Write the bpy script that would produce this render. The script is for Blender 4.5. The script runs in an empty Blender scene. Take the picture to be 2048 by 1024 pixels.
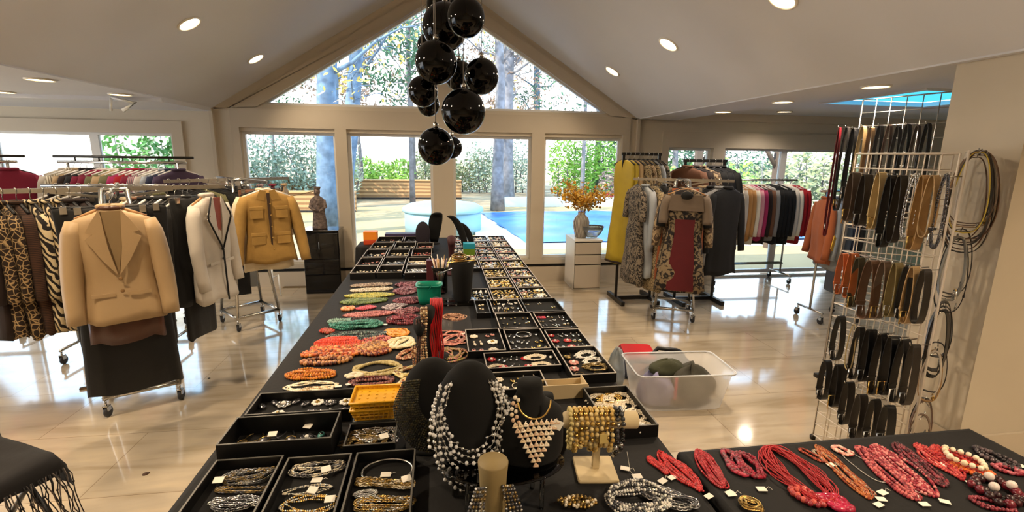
import bpy, math, random
from mathutils import Vector, Matrix
random.seed(7)
S = bpy.context.scene
COL = S.collection
PI = math.pi
# ---------------------------------------------------------------- camera
F, H = 970.0, 1.70
_Y = Vector((-146, 203, -F)).normalized()
_Z = Vector((64, 4688, F)).normalized()
_Z = (_Z - _Y * _Y.dot(_Z)).normalized()
_X = _Y.cross(_Z)
ROT = Matrix((_X, _Y, _Z))
cd = bpy.data.cameras.new('camera'); cam = bpy.data.objects.new('camera', cd); COL.objects.link(cam)
cd.sensor_width = 36.0; cd.lens = 36.0 * F / 2048.0; cd.clip_start = 0.05; cd.clip_end = 300
cam.matrix_world = Matrix.Translation((0, 0, H)) @ ROT.to_4x4()
S.camera = cam
def _ray(px, py): return ROT @ Vector(((px - 1024) / F, (512 - py) / F, -1.0))
def atz(px, py, z=0.745):
    r = _ray(px, py); t = (z - H) / r.z; return Vector((r.x * t, r.y * t, z))
def aty(px, py, y):
    r = _ray(px, py); t = y / r.y; return Vector((r.x * t, y, H + r.z * t))
def atx(px, py, x):
    r = _ray(px, py); t = x / r.x; return Vector((x, r.y * t, H + r.z * t))
# ---------------------------------------------------------------- colour management, world, sun
S.view_settings.view_transform = 'Standard'; S.view_settings.look = 'None'
S.view_settings.gamma = 1.0; S.view_settings.use_curve_mapping = False
S.view_settings.exposure = 0.92
S.cycles.use_denoising = True
S.cycles.max_bounces = 8; S.cycles.transparent_max_bounces = 12
S.cycles.sample_clamp_indirect = 6.0
S.cycles.caustics_reflective = False; S.cycles.caustics_refractive = False
W = bpy.data.worlds.new('sky'); S.world = W; W.use_nodes = True
nt = W.node_tree; nt.nodes.clear()
_o = nt.nodes.new('ShaderNodeOutputWorld'); _b = nt.nodes.new('ShaderNodeBackground')
_tc = nt.nodes.new('ShaderNodeTexCoord'); _sx = nt.nodes.new('ShaderNodeSeparateXYZ'); _cr = nt.nodes.new('ShaderNodeValToRGB')
nt.links.new(_tc.outputs['Generated'], _sx.inputs[0]); nt.links.new(_sx.outputs['Z'], _cr.inputs[0])
_e = _cr.color_ramp.elements
_e[0].position = 0.0; _e[0].color = (1.0, 1.0, 1.0, 1)
_e[1].position = 0.30; _e[1].color = (0.42, 0.66, 0.92, 1)
_n = _cr.color_ramp.elements.new(0.16); _n.color = (0.88, 0.95, 1.0, 1)
nt.links.new(_cr.outputs[0], _b.inputs[0]); _b.inputs[1].default_value = 2.7
nt.links.new(_b.outputs[0], _o.inputs[0])
sd = bpy.data.lights.new('sun', 'SUN'); sd.energy = 4.4; sd.angle = 0.012; sd.color = (1.0, 0.88, 0.70)
sun = bpy.data.objects.new('sun', sd); COL.objects.link(sun)
sun.rotation_euler = Vector((-0.80, -0.50, 0.75)).to_track_quat('Z', 'Y').to_euler()   # from the left, behind the house

# ---------------------------------------------------------------- helpers
def lin(c):
    if isinstance(c, str):
        c = [int(c[i:i+2], 16) / 255 for i in (0, 2, 4)]
    return tuple(((v / 12.92) if v <= 0.04045 else ((v + 0.055) / 1.055) ** 2.4) for v in c)
MATS = {}
def mat(name, col, rough=0.6, metal=0.0, noise=0.0, nscale=30, col2=None, pattern=None, pscale=20, bump=0.0, bscale=200,
        trans=0.0, alpha=1.0, coat=0.0, emit=None, estr=0.0, ior=1.45, sheen=0.0, spec=None):
    if name in MATS: return MATS[name]
    m = bpy.data.materials.new(name); m.use_nodes = True; t = m.node_tree; b = t.nodes['Principled BSDF']
    c = (*lin(col), 1)
    b.inputs['Base Color'].default_value = c; b.inputs['Roughness'].default_value = rough; b.inputs['Metallic'].default_value = metal
    b.inputs['Transmission Weight'].default_value = trans; b.inputs['Alpha'].default_value = alpha
    b.inputs['Coat Weight'].default_value = coat; b.inputs['IOR'].default_value = ior; b.inputs['Sheen Weight'].default_value = sheen
    if spec is not None: b.inputs['Specular IOR Level'].default_value = spec
    if emit: b.inputs['Emission Color'].default_value = (*lin(emit), 1); b.inputs['Emission Strength'].default_value = estr
    tc = None
    def coord():
        nonlocal tc
        if tc is None: tc = t.nodes.new('ShaderNodeTexCoord')
        return tc.outputs['Object']
    if pattern or noise:
        c2 = (*lin(col2), 1) if col2 else tuple(max(0, v * (1 - noise)) for v in c[:3]) + (1,)
        r = t.nodes.new('ShaderNodeValToRGB'); r.color_ramp.elements[0].color = c2; r.color_ramp.elements[1].color = c
        if pattern == 'zebra':
            n = t.nodes.new('ShaderNodeTexWave'); n.inputs['Scale'].default_value = pscale; n.inputs['Distortion'].default_value = 7; n.inputs['Detail'].default_value = 1.5
            n.inputs['Detail Scale'].default_value = 1.2
            n.bands_direction = 'DIAGONAL'; out = n.outputs['Fac']; r.color_ramp.elements[0].position = .45; r.color_ramp.elements[1].position = .55
        elif pattern == 'spots':
            n = t.nodes.new('ShaderNodeTexVoronoi'); n.feature = 'DISTANCE_TO_EDGE'; n.inputs['Scale'].default_value = pscale
            out = n.outputs['Distance']; r.color_ramp.elements[0].position = .03; r.color_ramp.elements[1].position = .09
        elif pattern == 'stripes':
            n = t.nodes.new('ShaderNodeTexWave'); n.inputs['Scale'].default_value = pscale; n.inputs['Distortion'].default_value = .4
            n.bands_direction = 'Z'; out = n.outputs['Fac']; r.color_ramp.elements[0].position = .4; r.color_ramp.elements[1].position = .6
        elif pattern == 'vstripes':
            n = t.nodes.new('ShaderNodeTexWave'); n.inputs['Scale'].default_value = pscale; n.inputs['Distortion'].default_value = .6
            n.bands_direction = 'X'; out = n.outputs['Fac']; r.color_ramp.elements[0].position = .4; r.color_ramp.elements[1].position = .6
        elif pattern == 'blotch':
            n = t.nodes.new('ShaderNodeTexNoise'); n.inputs['Scale'].default_value = pscale; n.inputs['Detail'].default_value = 3; n.inputs['Distortion'].default_value = 1.5
            out = n.outputs['Fac']; r.color_ramp.elements[0].position = .46; r.color_ramp.elements[1].position = .54
        else:
            n = t.nodes.new('ShaderNodeTexNoise'); n.inputs['Scale'].default_value = nscale; n.inputs['Detail'].default_value = 4
            out = n.outputs['Fac']; r.color_ramp.elements[0].position = .3; r.color_ramp.elements[1].position = .7
        t.links.new(coord(), n.inputs['Vector']); t.links.new(out, r.inputs[0]); t.links.new(r.outputs[0], b.inputs['Base Color'])
    if bump:
        n = t.nodes.new('ShaderNodeTexNoise'); n.inputs['Scale'].default_value = bscale; n.inputs['Detail'].default_value = 3
        bp = t.nodes.new('ShaderNodeBump'); bp.inputs['Strength'].default_value = bump; bp.inputs['Distance'].default_value = .01
        t.links.new(coord(), n.inputs['Vector']); t.links.new(n.outputs['Fac'], bp.inputs['Height']); t.links.new(bp.outputs[0], b.inputs['Normal'])
    MATS[name] = m; return m

class MB:
    """collects shapes, builds them as one mesh object"""
    def __init__(s): s.v = []; s.f = []; s.m = []; s.mats = []; s.sm = []; s.x = Matrix()
    def mi(s, m):
        if m not in s.mats: s.mats.append(m)
        return s.mats.index(m)
    def add(s, vs, fs, m, smooth=True, x=None):
        b = len(s.v); mx = s.x @ x if x is not None else s.x
        s.v += [tuple(mx @ Vector(v)) for v in vs]
        k = s.mi(m)
        for f in fs: s.f.append(tuple(i + b for i in f)); s.m.append(k); s.sm.append(smooth)
        return s
    def box(s, lo, hi, m, x=None):
        (a, b, c), (d, e, f) = lo, hi
        vs = [(a,b,c),(d,b,c),(d,e,c),(a,e,c),(a,b,f),(d,b,f),(d,e,f),(a,e,f)]
        return s.add(vs, [(0,3,2,1),(4,5,6,7),(0,1,5,4),(1,2,6,5),(2,3,7,6),(3,0,4,7)], m, False, x)
    def rbox(s, lo, hi, m, r=.004, x=None):
        """box with bevelled vertical and top edges"""
        (a,b,c),(d,e,f) = lo, hi; r = min(r, (d-a)*.45, (e-b)*.45, (f-c)*.45)
        def ring(q, z):
            return [(a+r+q,b+q,z),(d-r-q,b+q,z),(d-q,b+r+q,z),(d-q,e-r-q,z),(d-r-q,e-q,z),(a+r+q,e-q,z),(a+q,e-r-q,z),(a+q,b+r+q,z)]
        vs = ring(r*.5,c)+ring(0,c+r)+ring(0,f-r)+ring(r*.5,f)
        fs = [tuple(range(7,-1,-1)), tuple(range(24,32))]
        for k in range(3):
            for i in range(8): j=(i+1)%8; fs.append((k*8+i,k*8+j,k*8+8+j,k*8+8+i))
        return s.add(vs, fs, m, False, x)
    def tube(s, pts, r, m, n=8, close=False, flat=None, x=None, cap=True):
        """round or flattened tube along points; r number or list; flat=(a,b) gives ribbon half sizes with fixed 'up'"""
        P = [Vector(p) for p in pts]; N = len(P); vs = []; fs = []
        R = r if isinstance(r, (list, tuple)) else [r] * N
        up = None
        for i, p in enumerate(P):
            if close: t = P[(i+1) % N] - P[i-1]
            else: t = P[min(i+1, N-1)] - P[max(i-1, 0)]
            if t.length < 1e-9: t = Vector((0,0,1))
            t.normalize()
            if up is None:
                up = Vector((0,0,1)) if abs(t.z) < .9 else Vector((1,0,0))
            u = up - t * up.dot(t)
            if u.length < 1e-6: u = t.orthogonal()
            u.normalize(); up = u; w = t.cross(u)
            for k in range(n):
                a = 2*PI*k/n; vs.append(p + (u*math.cos(a) + w*math.sin(a)) * R[i])
        for i in range(N if close else N-1):
            for k in range(n):
                a = i*n+k; b = i*n+(k+1)%n; c = ((i+1)%N)*n+(k+1)%n; d = ((i+1)%N)*n+k
                fs.append((a,b,c,d))
        if not close and cap: fs.append(tuple(range(n-1,-1,-1))); fs.append(tuple((N-1)*n+k for k in range(n)))
        return s.add(vs, fs, m, True, x)
    def ribbon(s, pts, wvec, th, m, close=False, x=None):
        """strap: rectangle section; wvec = half width vector"""
        P = [Vector(p) for p in pts]; N = len(P); w = Vector(wvec); vs = []; fs = []
        for i, p in enumerate(P):
            t = (P[(i+1)%N]-P[i-1]) if close else (P[min(i+1,N-1)]-P[max(i-1,0)])
            n = t.cross(w)
            n = n.normalized()*th*.5 if n.length > 1e-9 else Vector((0,0,th*.5))
            vs += [p-w-n, p+w-n, p+w+n, p-w+n]
        for i in range(N if close else N-1):
            j = (i+1) % N
            for k in range(4): fs.append((i*4+k, i*4+(k+1)%4, j*4+(k+1)%4, j*4+k))
        if not close: fs += [(3,2,1,0), tuple((N-1)*4+k for k in range(4))]
        return s.add(vs, fs, m, False, x)
    def lathe(s, prof, m, n=24, x=None, squash=1.0, smooth=True):
        vs = []; fs = []
        for (r, z) in prof:
            for k in range(n): a = 2*PI*k/n; vs.append((r*math.cos(a), r*math.sin(a)*squash, z))
        for i in range(len(prof)-1):
            for k in range(n): j=(k+1)%n; fs.append((i*n+k, i*n+j, (i+1)*n+j, (i+1)*n+k))
        fs.append(tuple(range(n-1,-1,-1))); fs.append(tuple((len(prof)-1)*n+k for k in range(n)))
        return s.add(vs, fs, m, smooth, x)
    def ball(s, c, r, m, n=8, rings=5, sc=(1,1,1), x=None):
        vs = [(c[0],c[1],c[2]-r*sc[2])]; fs = []
        for i in range(1, rings):
            a = -PI/2 + PI*i/rings
            for k in range(n):
                b = 2*PI*k/n; vs.append((c[0]+r*sc[0]*math.cos(a)*math.cos(b), c[1]+r*sc[1]*math.cos(a)*math.sin(b), c[2]+r*sc[2]*math.sin(a)))
        vs.append((c[0],c[1],c[2]+r*sc[2])); T = len(vs)-1
        for k in range(n):
            j=(k+1)%n; fs.append((0,1+j,1+k)); fs.append((T, T-n+k, T-n+j))
            for i in range(rings-2): fs.append((1+i*n+k,1+i*n+j,1+(i+1)*n+j,1+(i+1)*n+k))
        return s.add(vs, fs, m, True, x)
    def prism(s, poly, d, m, x=None):
        """poly in XZ plane, thickness d along Y (list of (x,z))"""
        n=len(poly); vs=[(p[0],-d/2,p[1]) for p in poly]+[(p[0],d/2,p[1]) for p in poly]
        fs=[tuple(range(n)), tuple(range(2*n-1,n-1,-1))]+[(i,n+i,n+(i+1)%n,(i+1)%n) for i in range(n)]
        return s.add(vs, fs, m, False, x)
    def quad(s, a, b, c, d, m): return s.add([a,b,c,d], [(0,1,2,3)], m, False)
    def build(s, name, parent=None, loc=None, rz=0):
        me = bpy.data.meshes.new(name); me.from_pydata(s.v, [], s.f)
        for m in s.mats: me.materials.append(m)
        me.polygons.foreach_set('material_index', s.m); me.polygons.foreach_set('use_smooth', s.sm); me.update()
        o = bpy.data.objects.new(name, me); COL.objects.link(o)
        if parent is not None: o.parent = parent
        if loc is not None: o.location = loc
        if rz: o.rotation_euler.z = rz
        return o
def tag(o, label=None, cat=None, group=None, kind=None):
    if label: o['label'] = label
    if cat: o['category'] = cat
    if group: o['group'] = group
    if kind: o['kind'] = kind
    return o
def thing(name, loc, label, cat, group=None, rz=0):
    o = bpy.data.objects.new(name, None); o.empty_display_size = .05; COL.objects.link(o)
    o.location = loc; o.rotation_euler = (0, 0, rz)
    return tag(o, label, cat, group)
def struct(mb, name): return tag(mb.build(name), kind='structure')
def copy_tree(o, parent=None):
    c = o.copy(); COL.objects.link(c); c.parent = parent
    for ch in list(o.children): copy_tree(ch, c)
    return c
ORD = ['first','second','third','fourth','fifth','sixth','seventh','eighth','ninth','tenth','eleventh','twelfth','thirteenth','fourteenth','fifteenth','sixteenth','seventeenth','eighteenth','nineteenth','twentieth']
def TX(x=0,y=0,z=0): return Matrix.Translation((x,y,z))
def RZ(a): return Matrix.Rotation(a,4,'Z')
def RX(a): return Matrix.Rotation(a,4,'X')
def RY(a): return Matrix.Rotation(a,4,'Y')

# ---------------------------------------------------------------- materials of the room
M_wall = mat('painted_wall', 'cfc5b2', .75, noise=.05, nscale=3)
M_trimw = mat('window_trim_paint', 'c4b9a6', .5, noise=.04, nscale=2)
M_ceil = mat('ceiling_paint', 'dcdee4', .85, noise=.03, nscale=2)
M_base = mat('baseboard_paint', 'd0c4b0', .45, noise=.04, nscale=4)
M_frame = mat('vinyl_frame', 'e8e8e6', .35, noise=.03)
M_dark = mat('dark_gap', '1a1a1a', .6)
def stone_floor():
    m = bpy.data.materials.new('polished_travertine'); m.use_nodes = True; t = m.node_tree; b = t.nodes['Principled BSDF']
    tc = t.nodes.new('ShaderNodeTexCoord')
    mp = t.nodes.new('ShaderNodeMapping'); mp.inputs['Scale'].default_value = (.9, 5.5, 1); mp.inputs['Rotation'].default_value = (0,0,-.12)
    n = t.nodes.new('ShaderNodeTexNoise'); n.inputs['Scale'].default_value = 1.6; n.inputs['Detail'].default_value = 9; n.inputs['Distortion'].default_value = .5
    r = t.nodes.new('ShaderNodeValToRGB'); e = r.color_ramp.elements
    e[0].position = .32; e[0].color = (*lin('b3a287'), 1); e[1].position = .72; e[1].color = (*lin('d8c6aa'), 1)
    q = r.color_ramp.elements.new(.5); q.color = (*lin('c9baa3'), 1)
    t.links.new(tc.outputs['Object'], mp.inputs[0]); t.links.new(mp.outputs[0], n.inputs['Vector']); t.links.new(n.outputs['Fac'], r.inputs[0])
    br = t.nodes.new('ShaderNodeTexBrick'); br.offset = .5; br.inputs['Scale'].default_value = 1.0
    br.inputs['Brick Width'].default_value = 1.2; br.inputs['Row Height'].default_value = .6; br.inputs['Mortar Size'].default_value = .0022
    br.inputs['Color1'].default_value = (1,1,1,1); br.inputs['Color2'].default_value = (.90,.90,.89,1); br.inputs['Mortar'].default_value = (.55,.5,.45,1)
    t.links.new(tc.outputs['Object'], br.inputs['Vector'])
    mx = t.nodes.new('ShaderNodeMix'); mx.data_type = 'RGBA'; mx.blend_type = 'MULTIPLY'; mx.inputs[0].default_value = 1
    t.links.new(r.outputs[0], mx.inputs[6]); t.links.new(br.outputs['Color'], mx.inputs[7]); t.links.new(mx.outputs[2], b.inputs['Base Color'])
    b.inputs['Roughness'].default_value = .12; b.inputs['Coat Weight'].default_value = 1.0; b.inputs['Coat Roughness'].default_value = .06
    b.inputs['IOR'].default_value = 1.7; b.inputs['Coat IOR'].default_value = 1.7
    return m
M_floor = stone_floor()
def glass_mat(name='window_glass', tint=(1,1,1), gl=.06):
    m = bpy.data.materials.new(name); m.use_nodes = True; t = m.node_tree; t.nodes.clear()
    o = t.nodes.new('ShaderNodeOutputMaterial'); a = t.nodes.new('ShaderNodeBsdfTransparent'); g = t.nodes.new('ShaderNodeBsdfGlossy')
    g.inputs['Roughness'].default_value = .01; a.inputs[0].default_value = (*tint, 1)
    x = t.nodes.new('ShaderNodeMixShader'); fr = t.nodes.new('ShaderNodeFresnel'); fr.inputs[0].default_value = 1.45
    t.links.new(fr.outputs[0], x.inputs[0]); t.links.new(a.outputs[0], x.inputs[1]); t.links.new(g.outputs[0], x.inputs[2]); t.links.new(x.outputs[0], o.inputs[0])
    return m
M_glass = glass_mat()
M_skyg = glass_mat('blue_tinted_skylight', (.16,.42,.52)); _k=M_skyg.node_tree; _k.links.new(next(q for q in _k.nodes if q.type=='BSDF_TRANSPARENT').outputs[0], next(q for q in _k.nodes if q.type=='OUTPUT_MATERIAL').inputs[0])
M_acryl = glass_mat('clear_acrylic', (.93,.95,.96))

# ---------------------------------------------------------------- room shell
YW = 6.45                     # gable wall plane
EX = 2.65; EZ = 2.21; RX0 = .057; RZ0 = 3.84
def roofz(x): return RZ0 - abs(x-RX0)*(RZ0-EZ)/(EX-(RX0 if x > RX0 else -RX0))
struct(MB().box((-8.2,-3.6,-.12),(7.6,YW+.2,0),M_floor), 'floor')
# vaulted ceiling: two sloping slabs
b = MB()
for s_ in (-1, 1):
    xe = s_*EX
    b.add([(RX0,-3.6,RZ0),(xe,-3.6,EZ),(xe,YW,EZ),(RX0,YW,RZ0),(RX0,-3.6,RZ0+.12),(xe,-3.6,EZ+.12),(xe,YW,EZ+.12),(RX0,YW,RZ0+.12)],
          [(0,1,2,3),(7,6,5,4),(0,4,5,1),(2,6,7,3),(1,5,6,2)], M_ceil, False)
struct(b, 'ceiling')
# left wing ceiling (slab at eave height, slightly lower at the back)
b = MB(); b.box((-8.2,-3.6,2.2),(-EX,5.35,2.32),M_ceil); b.box((-8.2,5.35,2.165),(-EX,YW,2.32),M_ceil)
struct(b, 'ceiling')
# right wing: soffit beam, raised ceiling round a skylight opening
b = MB(); b.box((EX,-3.6,2.2),(3.2,YW,2.5),M_ceil)
b.box((3.2,-3.6,2.3),(4.1,YW,2.33),M_ceil); b.box((5.3,-3.6,2.3),(7.6,YW,2.33),M_ceil)
b.box((4.1,-3.6,2.3),(5.3,3.76,2.33),M_ceil); b.box((4.1,4.86,2.3),(5.3,YW,2.33),M_ceil)
struct(b, 'ceiling')
t_ = MB(); t_.box((4.05,3.71,2.285),(5.35,3.76,2.3),M_frame); t_.box((4.05,4.86,2.285),(5.35,4.91,2.3),M_frame); t_.box((4.05,3.76,2.285),(4.1,4.86,2.3),M_frame); t_.box((5.3,3.76,2.285),(5.35,4.86,2.3),M_frame)
sk = struct(t_, 'window_skylight'); MB().box((4.1,3.76,2.335),(5.3,4.86,2.342),M_skyg).build('pane', sk)

# gable wall with real openings (built of boxes around them)
T = .18
def wallbox(b, x0, x1, z0, z1, m=M_wall, y0=YW, y1=YW+T): b.box((x0,y0,z0),(x1,y1,z1),m)
LOWX = [(-2.37,-1.27),(-1.13,-.08),(.18,1.21),(1.38,2.45)]
b = MB(); zb, zt = .31, 1.945
wallbox(b,-EX-.02,-2.37,0,EZ); wallbox(b,2.45,EX+.02,0,EZ); wallbox(b,-2.37,2.45,0,zb); wallbox(b,-2.37,2.45,zt,2.26)
for (a, c) in ((-1.27,-1.13),(-.08,.18),(1.21,1.38)): wallbox(b,a,c,zb,zt)
# triangle surround
gl, gr, gz = -2.123, 2.237, 2.26; slope = .61
def tri_top(x): return RZ0 - .25 - abs(x-RX0)*slope
def panel(b, pts, m, y0, y1):
    n=len(pts); b.add([(p[0],y0,p[1]) for p in pts]+[(p[0],y1,p[1]) for p in pts],
        [tuple(range(n)), tuple(range(2*n-1,n-1,-1))]+[(i,n+i,n+(i+1)%n,(i+1)%n) for i in range(n)], m, False)
for s_ in (-1,1):
    xg = gl if s_<0 else gr
    pts = [(s_*(EX+.02),EZ-.02),(s_*(EX+.02),EZ+.1),(RX0,RZ0+.1),(RX0,RZ0-.25),(xg,gz)]
    if s_ > 0: pts = pts[::-1]
    panel(b, pts, M_wall, YW, YW+T)
wallbox(b,-.09,.18,gz,3.62)
struct(b, 'wall_back')
# broad flat trim over the gable wall
b = MB(); y0 = YW-.03; y1 = YW-.001
b.box((-2.46,y0,1.99),(2.55,y1,2.215),M_trimw)
for s_ in (-1,1):
    xo = -2.46 if s_<0 else 2.55; xi = gl-.02 if s_<0 else gr+.02
    o_ = RZ0-.10; i_ = RZ0-.25
    pts = [(xo,2.215),(xo,o_-abs(xo-RX0)*slope),(RX0,o_),(RX0,i_),(xi,2.235)]
    if s_>0: pts = pts[::-1]
    panel(b, pts, M_trimw, y0, y1)
for (a, c) in ((-2.46,-2.37),(-1.27,-1.13),(-.08,.18),(1.21,1.38),(2.45,2.55)): b.box((a,y0,.27),(c,y1,1.99),M_trimw)
b.box((-.07,y0,2.215),(.17,y1,3.5),M_trimw)
struct(b, 'trim_1')
b = MB(); b.box((-2.5,YW-.045,.24),(2.58,YW-.001,.30),M_trimw); b.box((-2.5,YW-.012,.20),(2.58,YW-.001,.235),M_dark); b.box((-EX,YW-.03,0),(EX,YW-.001,.195),M_base)  # dark strip paints the shadow line under the sill
struct(b, 'baseboard_back')
def window(name, x0, x1, z0, z1, y=YW, fw=.035, mull=()):
    b = MB(); a = y+.05; c = y+.10
    b.box((x0,a,z0),(x0+fw,c,z1),M_frame); b.box((x1-fw,a,z0),(x1,c,z1),M_frame); b.box((x0+fw,a,z0),(x1-fw,c,z0+fw),M_frame); b.box((x0+fw,a,z1-fw),(x1-fw,c,z1),M_frame)
    for q in mull: b.box((q-.045,a,z0+fw),(q+.045,c,z1-fw),M_frame)
    o = struct(b, name)
    MB().box((x0+fw,y+.07,z0+fw),(x1-fw,y+.078,z1-fw),M_glass).build('pane', o)
    return o
for i,(a,c) in enumerate(LOWX): window('window_%d'%(i+1), a, c, zb, zt)
# triangular window: two glazed halves
for i,s_ in enumerate((-1,1)):
    xc = -.09 if s_<0 else .18; xe = gl if s_<0 else gr
    P = [(xe+ -s_*.0, gz),(xc,gz),(xc,tri_top(xc))]
    cx = sum(p[0] for p in P)/3; cz = sum(p[1] for p in P)/3
    Q = [(xe-s_*.09,gz+.03),(xc+s_*.03,gz+.03),(xc+s_*.03,tri_top(xc)-.05)]
    b = MB()
    for k in range(3):
        p,q,r_,t2 = P[k],P[(k+1)%3],Q[(k+1)%3],Q[k]
        panel(b,[p,q,r_,t2],M_frame,YW+.04,YW+.10)
    o = struct(b,'window_%d'%(5+i)); g = MB(); panel(g,Q,M_glass,YW+.065,YW+.072); g.build('pane',o)
# wings' back walls
def wing_wall(name, x0, x1, zc, ops):
    b = MB(); xs = x0
    for (a,c,z0,z1) in ops:
        wallbox(b,xs,a,0,zc); wallbox(b,a,c,z1,zc)
        if z0>0.02: wallbox(b,a,c,0,z0)
        xs = c
    wallbox(b,xs,x1,0,zc); struct(b,name)
wing_wall('wall_left', -8.2, -EX-.02, 2.3, [(-6.9,-3.12,.05,1.92)])
wing_wall('wall_right', EX+.02, 7.6, 2.5, [(3.12,3.78,.3,1.84),(3.95,6.3,.02,1.86)])
window('window_7',-6.9,-3.12,.05,1.92,fw=.05,mull=(-5.05,-4.0))
window('window_8',3.12,3.78,.3,1.84,fw=.04)
window('door_1',3.95,6.3,.02,1.86,fw=.05,mull=(4.93,))
b = MB()
b.box((-7.0,YW-.03,1.90),(-3.0,YW-.001,2.04),M_trimw); b.box((-3.12,YW-.03,0),(-3.0,YW-.001,1.90),M_trimw); struct(b,'trim_2')
b = MB(); b.box((3.02,YW-.03,1.84),(6.4,YW-.001,2.05),M_trimw); b.box((3.02,YW-.03,0),(3.12,YW-.001,1.84),M_trimw); b.box((3.78,YW-.03,0),(3.95,YW-.001,1.84),M_trimw)
b.box((3.12,YW-.03,0.12),(3.78,YW-.001,.3),M_trimw)
b.box((EX,YW-.06,2.2),(7.6,YW-.001,2.3),M_base)
struct(b,'trim_3')
b = MB(); b.box((-EX-.5,YW-.02,0),(-EX,YW-.001,.13),M_base); struct(b,'baseboard_left')
b = MB(); b.box((EX,YW-.02,0),(3.02,YW-.001,.13),M_base); struct(b,'baseboard_right')
# small corner beads where the gable wall meets the wings
b = MB(); b.box((-EX-.03,YW-.05,0),(-EX+.01,YW-.001,2.2),M_trimw); b.box((EX-.01,YW-.05,0),(EX+.03,YW-.001,2.2),M_trimw); struct(b,'trim_4')
# pillar wall on the right, side walls, wall behind the viewer
struct(MB().box((2.7,1.95,0),(7.6,2.33,2.3),M_wall),'wall_pillar')
b = MB(); b.box((2.69,1.932,0),(7.6,1.949,.275),M_base); b.box((2.682,1.932,0),(2.699,2.33,.275),M_base); struct(b,'baseboard_pillar')
b = MB(); b.box((-8.3,-3.6,0),(-8.2,1.0,2.3),M_wall); b.box((-8.3,1.0,2.0),(-8.2,5.6,2.3),M_wall); b.box((-8.3,5.6,0),(-8.2,YW,2.3),M_wall); struct(b,'wall_far_left')
struct(MB().box((7.6,-3.6,0),(7.7,YW,2.5),M_wall),'wall_far_right')
b = MB(); b.box((-8.2,-3.7,0),(7.6,-3.6,2.3),M_wall); b.add([(-EX,-3.6,2.3),(EX,-3.6,2.3),(RX0,-3.6,RZ0+.1)],[(0,1,2)],M_wall,False); struct(b,'wall_front')
# small white pole and arm under the left wing ceiling
b = MB(); p = aty(222,193,5.3); q = aty(222,222,5.3); b.tube([(p.x,5.3,2.2),(q.x,5.3,q.z)],.011,M_frame)
p2 = aty(270,206,5.3); q2 = aty(246,221,5.3); b.tube([(p.x,5.3,2.19),p2,q2],[.012,.02,.02],M_frame)
tag(b.build('ceiling_bracket'),'small white pole and arm fixed under the left wing ceiling','bracket')

# ---------------------------------------------------------------- recessed lights
M_lens = mat('lamp_lens','fff0d8',.5,emit='ffe2b0',estr=7)
M_ring = mat('lamp_trim_ring','f2ede2',.4,noise=.02)
WARM = (1.0,.775,.53)
def downlight(x, y, z, tilt, power, label, r=.075, col=WARM):
    t = thing('recessed_light',(x,y,z),label,'ceiling light','recessed ceiling lights'); t.rotation_euler = (0,tilt,0)
    n=28; R=MB(); R.lathe([(r,-.001),(r+.018,-.001),(r+.018,-.009),(r,-.006)],M_ring,n); 
    MB_ = MB(); MB_.tube([(r*1.12*math.cos(2*PI*k/n),r*1.12*math.sin(2*PI*k/n),-.004) for k in range(n)],.009,M_ring,6,close=True); MB_.build('trim_ring',t)
    L=MB(); L.lathe([(r,-.0015),(r,-.003)],M_lens,n); L.build('lens',t)
    ld=bpy.data.lights.new('lamp','SPOT'); ld.energy=power; ld.color=col; ld.spot_size=2.5; ld.spot_blend=.8; ld.shadow_soft_size=.07
    lo=bpy.data.objects.new('lamp',ld); COL.objects.link(lo); lo.parent=t; lo.location=(0,0,-.03)
LP = 74
import itertools
al = math.atan(.61)
def slope_light(px, py, lab, p=LP):
    r=_ray(px,py); s=-1 if r.x*1.0/r.y < RX0/3 else 1
    k=(RZ0-EZ)/(EX-(RX0 if s>0 else -RX0))
    # z = RZ0 - s*(x-RX0)*k
    t=(RZ0+s*RX0*k-H)/(r.z+s*r.x*k); x,y=r.x*t,r.y*t
    downlight(x,y,H+r.z*t,-s*0 + (al if s>0 else -al)*1.0,p,lab)
    return x,y
A1=slope_light(378,47,'lit round ceiling light on the left slope, the nearer of two',55)
A2=slope_light(511,117,'lit round ceiling light on the left slope, the farther near the window',26)
B1=slope_light(1337,88,'lit round ceiling light on the right slope, the nearer large one',55)
B2=slope_light(1225,142,'lit round ceiling light on the right slope, the farther near the window',26)
C1=slope_light(1565,-3,'round ceiling light on the right slope, cut by the top edge')
for (x0,y0) in ((A1[0],A1[1]-1.2),(A1[0],A1[1]-2.4),(B1[0],0.2),(A1[0],-1.8),(B1[0],-1.4)):
    s=1 if x0>0 else -1; k=(RZ0-EZ)/(EX-(RX0 if s>0 else -RX0))
    downlight(x0,y0,RZ0-abs(x0-RX0)*k,(al if s>0 else -al),LP,'round recessed light in the vaulted ceiling towards the near end')
for (x,y,l) in ((-2.87,4.19,'round recessed light in the left soffit, nearer of two beside the slope'),(-2.86,5.09,'round recessed light in the left soffit, farther beside the white pole'),(-3.86,5.17,'round recessed light cut by the left edge of the photo')):
    downlight(x,y,2.2 ,0,9,l,col=(1,.85,.7))
for (x,y,z,l) in ((2.97,3.09,2.2,'round recessed light in the right soffit nearest the wire racks'),(3.01,4.08,2.2,'round recessed light in the middle of the right soffit'),(3.07,5.10,2.2,'round recessed light at the far end of the right soffit'),(4.38,5.87,2.3,'small round recessed light in the right wing ceiling past the skylight')):
    downlight(x,y,z,0,22,l,col=(1,.85,.7))
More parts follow.
